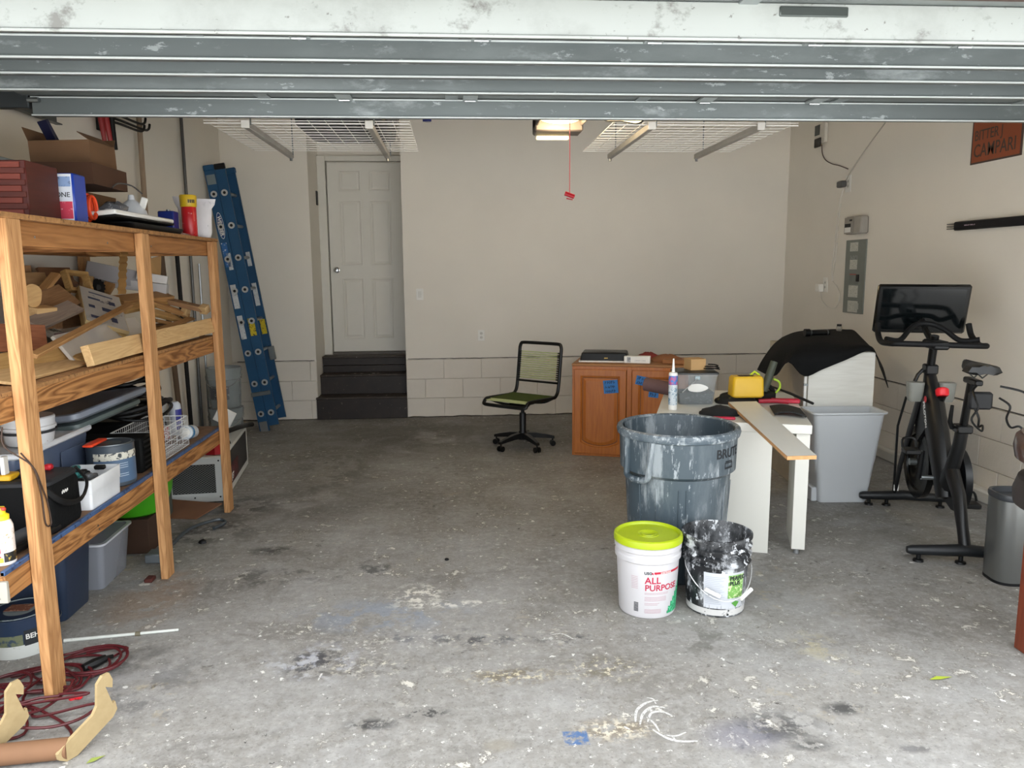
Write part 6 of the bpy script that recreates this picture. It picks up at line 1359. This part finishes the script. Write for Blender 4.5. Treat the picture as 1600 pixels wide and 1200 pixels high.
# ---------------------------------------------------------------- floor under the shelf
tote('storage_tote', 'large dark blue translucent tote on the floor beneath the near end of the shelf', (-2.02, 3.555, .001), (.50, .27), .0, .33, mat('#27344a', .35, alpha=.95, var=.06, sc=3), mat('#2c3a50', .4))
tg = tote('clear_bin', 'clear plastic bin without a lid on the floor under the shelf', (-1.925, 3.94, .001), (.32, .36), .03, .24, mat('#a6aab4', .25, alpha=.55, var=.04, sc=3), mat('#c9ccd2', .3), taper=.86, lid=False)
for i, (x_, a_) in enumerate(((-.02, .25), (.03, .32), (.08, .2))): one(MB().tube([(0, 0, 0), (a_*.25, .02, .32)], .010, 6), 'plastic_strip', mat('#c3c8d0', .3), ['leftmost', 'middle', 'rightmost'][i]+' of three white strips standing in the clear bin', 'strip', (-1.99+x_, 3.84, .016), group='white strips in the clear bin')
gb_ = thing('green_tub', 'bright green round tub on a carton under the shelf', 'tub', (-1.86, 4.42, .20))
MB().lathe([(0, 0), (.12, .0), (.16, .02), (.20, .12), (.215, .22), (.208, .22), (.19, .12), (.15, .03), (0, .02)], n=36).build('bowl', mat('#3f9a12', .4, var=.06), gb_)
one(MB().bb(-.14, .14, -.14, .14, 0, .197, .003), 'cardboard_box', mat('#3f2a1c', .85), 'dark carton supporting the green tub', 'box', (-1.88, 4.42, .001))
one(MB().bb(-.12, .12, -.15, .15, 0, .36, .003), 'grey_box', mat('#4c524b', .7), 'grey-green box standing on the floor beyond the green tub', 'box', (-1.98, 4.83, .001))
dh = thing('floor_tool', 'grey metal tool lying behind the foot of the middle post', 'tool', (-1.66, 4.28, .001))
MB().tube(smoothpath([(0, -.10, .012), (.0, .10, .012), (.03, .32, .03), (.14, .48, .03), (.20, .46, .02), (.16, .36, .015)], 5), .011, 8).build('rod', mat('#4a5156', .4, .4), dh); MB().bb(-.05, .05, -.16, -.06, .0, .05, .006).build('head', mat('#7b8287', .4, .4), dh)
one(MB().bb(-.02, .02, -.03, .03, 0, .02, .004), 'brick_scrap', mat('#4d2018', .8), 'dark red scrap beside the foot of the middle post', 'scrap', (-1.59, 3.88, .001))
one(lump(.022, .025, .02, 81), 'plastic_bit', BLACK, 'small black cap lying on the floor beyond the middle post', 'cap', (*Z(317, 848, 0).xy, .001))
one(lump(.012, .012, .010, 82), 'black_pebble', BLACK, 'tiny black bit lying in the middle of the floor', 'pebble', (*Z(698, 875, 0).xy, .001))
one(lump(.022, .018, .012, 83, rough=.4), 'red_scrap', mat('#d2202c', .5), 'little red scrap on the floor right of the nearest post', 'scrap', (*Z(119, 1091, 0).xy, .001))
lf = MB().add([(-.05, 0, .002), (-.01, -.012, .006), (.05, 0, .003), (-.01, .012, .006)], [(0, 1, 2, 3)])
one(lf, 'leaf', mat('#a9b93c', .6), 'small yellow-green leaf on the floor at the lower right', 'leaf', (*Z(1470, 1061, 0).xy, .001), .1)
one(MB().add([(-.03, 0, .002), (-.01, -.012, .006), (.03, 0, .003), (-.01, .012, .006)], [(0, 1, 2, 3)]), 'leaf', mat('#8d9a4a', .6), 'tiny green leaf on the floor beside the plywood cradle', 'leaf', (*Z(150, 1188, 0).xy, .001), .7)
# white rod on floor
p0, p1 = Z(100, 1001, .008), Z(279, 984, .008)
rd = thing('white_rod', 'thin white rod lying on the floor beside the nearest post', 'rod', ((p0+p1)/2))
MB().tube([p0, p1], [.008, .006], 8).build('rod', mat('#c9ccc6', .5, mott='#9a9a8a', mthr=.62), rd, world=True); pm_ = p0.lerp(p1, .62); MB().tube([pm_, pm_+V((.02, .0, .0))], .011, 8).build('collar', mat('#6b6552', .6), rd, world=True)
# paint can on floor
bp_c = Z(48, 1013, 0)
bc2 = paint_can('paint_can', 'navy and white paint pail with stained lid on the floor behind the nearest post', (-1.86, 3.215, .001), .125, .165, mat('#24334b', .4), mat('#8c9698', .5, mott='#5a6a68', mthr=.55, sc=8), False)
LC = (-1.86, 3.215)
patch(0, 0, lambda z: .125, math.radians(-150), math.radians(0), .0, .055, 20, .001).build('label_lower', mat('#c7cac6', .5, mott='#7c8660', mthr=.6, sc=6), bc2)
patch(0, 0, lambda z: .125, math.radians(-150), math.radians(-60), .055, .10, 20, .001).build('label_band', mat('#6d7358', .5, mott='#3a4a5a', mthr=.5, sc=8), bc2)
patch(0, 0, lambda z: .125, math.radians(-58), math.radians(10), .05, .115, 10, .0012).build('black_label', INK, bc2)
text('BEHR', .030, WHITE, 'lettering', bc2, cyl=(0, 0, lambda z: .1268, .078, math.radians(-56)), bold=.02)
MB().bb(-.05, .05, -.03, .035, .1695, .171).build('lid_sticker', mat('#7d4f3c', .7, mott='#b08a72', mthr=.55, sc=20), bc2)
MB().tube(smoothpath([(.02, .128, .12), (.10, .12, .10), (.135, .03, .10), (.13, -.02, .11)], 4), .0025, 5).build('bail', CHROME, bc2)
# red extension cord: many loops
rnd = random.Random(11); pts = []
ctr = [(-1.55, 2.98), (-1.62, 2.9), (-1.50, 3.02), (-1.66, 2.86), (-1.58, 2.74), (-1.72, 2.78), (-1.46, 2.62), (-1.60, 2.60)]
for L_i in range(11):
    c = ctr[L_i % len(ctr)] if L_i < 8 else ctr[rnd.randrange(4)]; rx, ry = rnd.uniform(.10, .19), rnd.uniform(.07, .13); ph = rnd.uniform(0, 6)
    for k in range(9):
        a = ph+2*PI*k/9; pts.append([c[0]+rx*math.cos(a), c[1]+ry*math.sin(a), .010+.006*(L_i % 7)+.006*math.sin(a*2)])
def push(p):   # keep the coils clear of the post and the pail
    x, y, z = p
    dx, dy = x-LC[0], y-LC[1]; d = math.hypot(dx, dy)
    if d < .15: x, y = LC[0]+dx/d*.15, LC[1]+dy/d*.15
    if -1.565 < x < -1.475 and 2.72 < y < 2.87: x = -1.47 if x > -1.52 else -1.57
    return [x, y, max(z, .008)]
pts = [push(p) for p in pts]; sm = [push(p) for p in smoothpath(pts, 5)]
ec = thing('cable_coil', 'dark red extension cord coiled on the floor around the nearest post', 'cord', (-1.58, 2.85, 0))
MB().tube(sm, .0052, 7).build('cord', mat('#4f1319', .45), ec, world=True)
lp_ = smoothpath([(-1.62, 2.72, .03), (-1.50, 2.66, .02), (-1.38, 2.58, .009), (-1.33, 2.50, .008), (-1.40, 2.45, .008), (-1.55, 2.46, .009), (-1.70, 2.52, .012), (-1.80, 2.62, .012)], 6)
MB().tube([push(p) for p in lp_], .0052, 7).build('cord', mat('#4f1319', .45), ec, world=True)
pa, pb_ = Z(130, 1044, .02), Z(165, 1028, .02)
MB().tube([pa, pa.lerp(pb_, .5), pb_], [.016, .02, .015], 8).tube([pb_, pb_+V((.02, .02, -.004))], .009, 6).build('plug', BLKP, ec, world=True)
MB().tube(smoothpath([tuple(pb_+V((.02, .02, -.006))), tuple(pb_+V((.045, .10, -.01))), (-1.46, 3.14, .01), (-1.55, 3.10, .012)], 4), .0052, 6).build('cord', mat('#4f1319', .45), ec, world=True)
one(lump(.15, .14, .20, 91, rough=.25), 'black_bundle', mat('#080809', .85), 'black bundled cloth on the floor at the left edge of the view', 'bundle', (-1.90, 2.70, .001))
# plywood cradle with cardboard tube
PLY = wood('#9c8761', '#b09b74', 'X', 7, .6, .15)
crd = thing('cradle_bracket', 'pale plywood bracket pair joined by a thick cardboard tube at the lower left', 'bracket', (-1.37, 2.43, 0), math.radians(0))
prof_ = [(-.10, -.035), (-.05, -.038), (.0, -.01), (.09, .045), (.125, .075), (.12, .085), (.135, .13), (.125, .128), (.10, .225), (.135, .235), (.13, .20-.0), (.155, .245), (.135, .285), (.11, .285), (.075, .27), (.06, .18), (.03, .12), (-.09, .03), (-.12, -.005)]
prof_ = [(-.125, -.02), (-.09, -.045), (-.04, -.045), (.15, .045), (.175, .075), (.168, .12), (.155, .112), (.125, .215), (.160, .195), (.165, .235), (.150, .275), (.115, .275), (.085, .245), (.075, .14), (.05, .105), (-.10, .035), (-.13, .01)]
def bracket(c, yaw, lab):
    M = Matrix.Translation(c) @ Matrix.Rotation(yaw, 4, 'Z') @ Matrix.Scale(.70, 4) @ Matrix(((1, 0, 0, 0), (0, 0, -1, 0), (0, 1, 0, 0), (0, 0, 0, 1)))
    mb = MB().prism(prof_, -.009, .009, M); return mb.build('side_plate', PLY, crd, world=True, smooth=False)
bracket((-1.255, 2.44, .034), math.radians(58), 0); bracket((-1.535, 2.42, .034), math.radians(58), 1)
MB().cyl((-1.68, 2.365, .038), (-1.285, 2.405, .036), .034, n=24).build('cardboard_tube', mat('#7a583e', .8), crd, world=True)
# white paint swirl on the floor
sw_ = MB()
rnd = random.Random(4)
def decal(pts, wdt):
    P_ = [Z(a, b, .0012) for a, b in pts]; P_ = smoothpath(P_, 5)
    for i in range(len(P_)-1):
        t_ = (P_[i+1]-P_[i]).normalized(); n_ = V((-t_.y, t_.x, 0)); w0 = wdt*(.4+.6*math.sin(PI*(i+.5)/len(P_)))
        sw_.add([P_[i]-n_*w0, P_[i]+n_*w0, P_[i+1]+n_*w0, P_[i+1]-n_*w0], [(0, 1, 2, 3)])
for pts_ in ([(993, 1128), (995, 1110), (1010, 1098), (1028, 1094)], [(1000, 1132), (1005, 1115), (1020, 1104), (1040, 1106)], [(1012, 1128), (1018, 1114), (1034, 1112), (1050, 1118)], [(1020, 1140), (1040, 1152), (1060, 1158), (1090, 1158)], [(1038, 1148), (1055, 1150), (1072, 1144)], [(1025, 1100), (1020, 1092), (1010, 1090)], [(860, 992), (878, 990), (895, 998)], [(497, 1063), (503, 1052)], [(985, 1140), (975, 1135)], [(1010, 1120), (1022, 1130), (1030, 1142)]):
    decal(pts_, .006 if len(pts_) > 3 else .004)
fl_o = bpy.data.objects['floor']; o = sw_.build('paint_swirl', mat('#c9c8c5', .7, mott='#8f8e8b', mthr=.54, sc=40), fl_o, smooth=False)
bpy.context.view_layer.update()
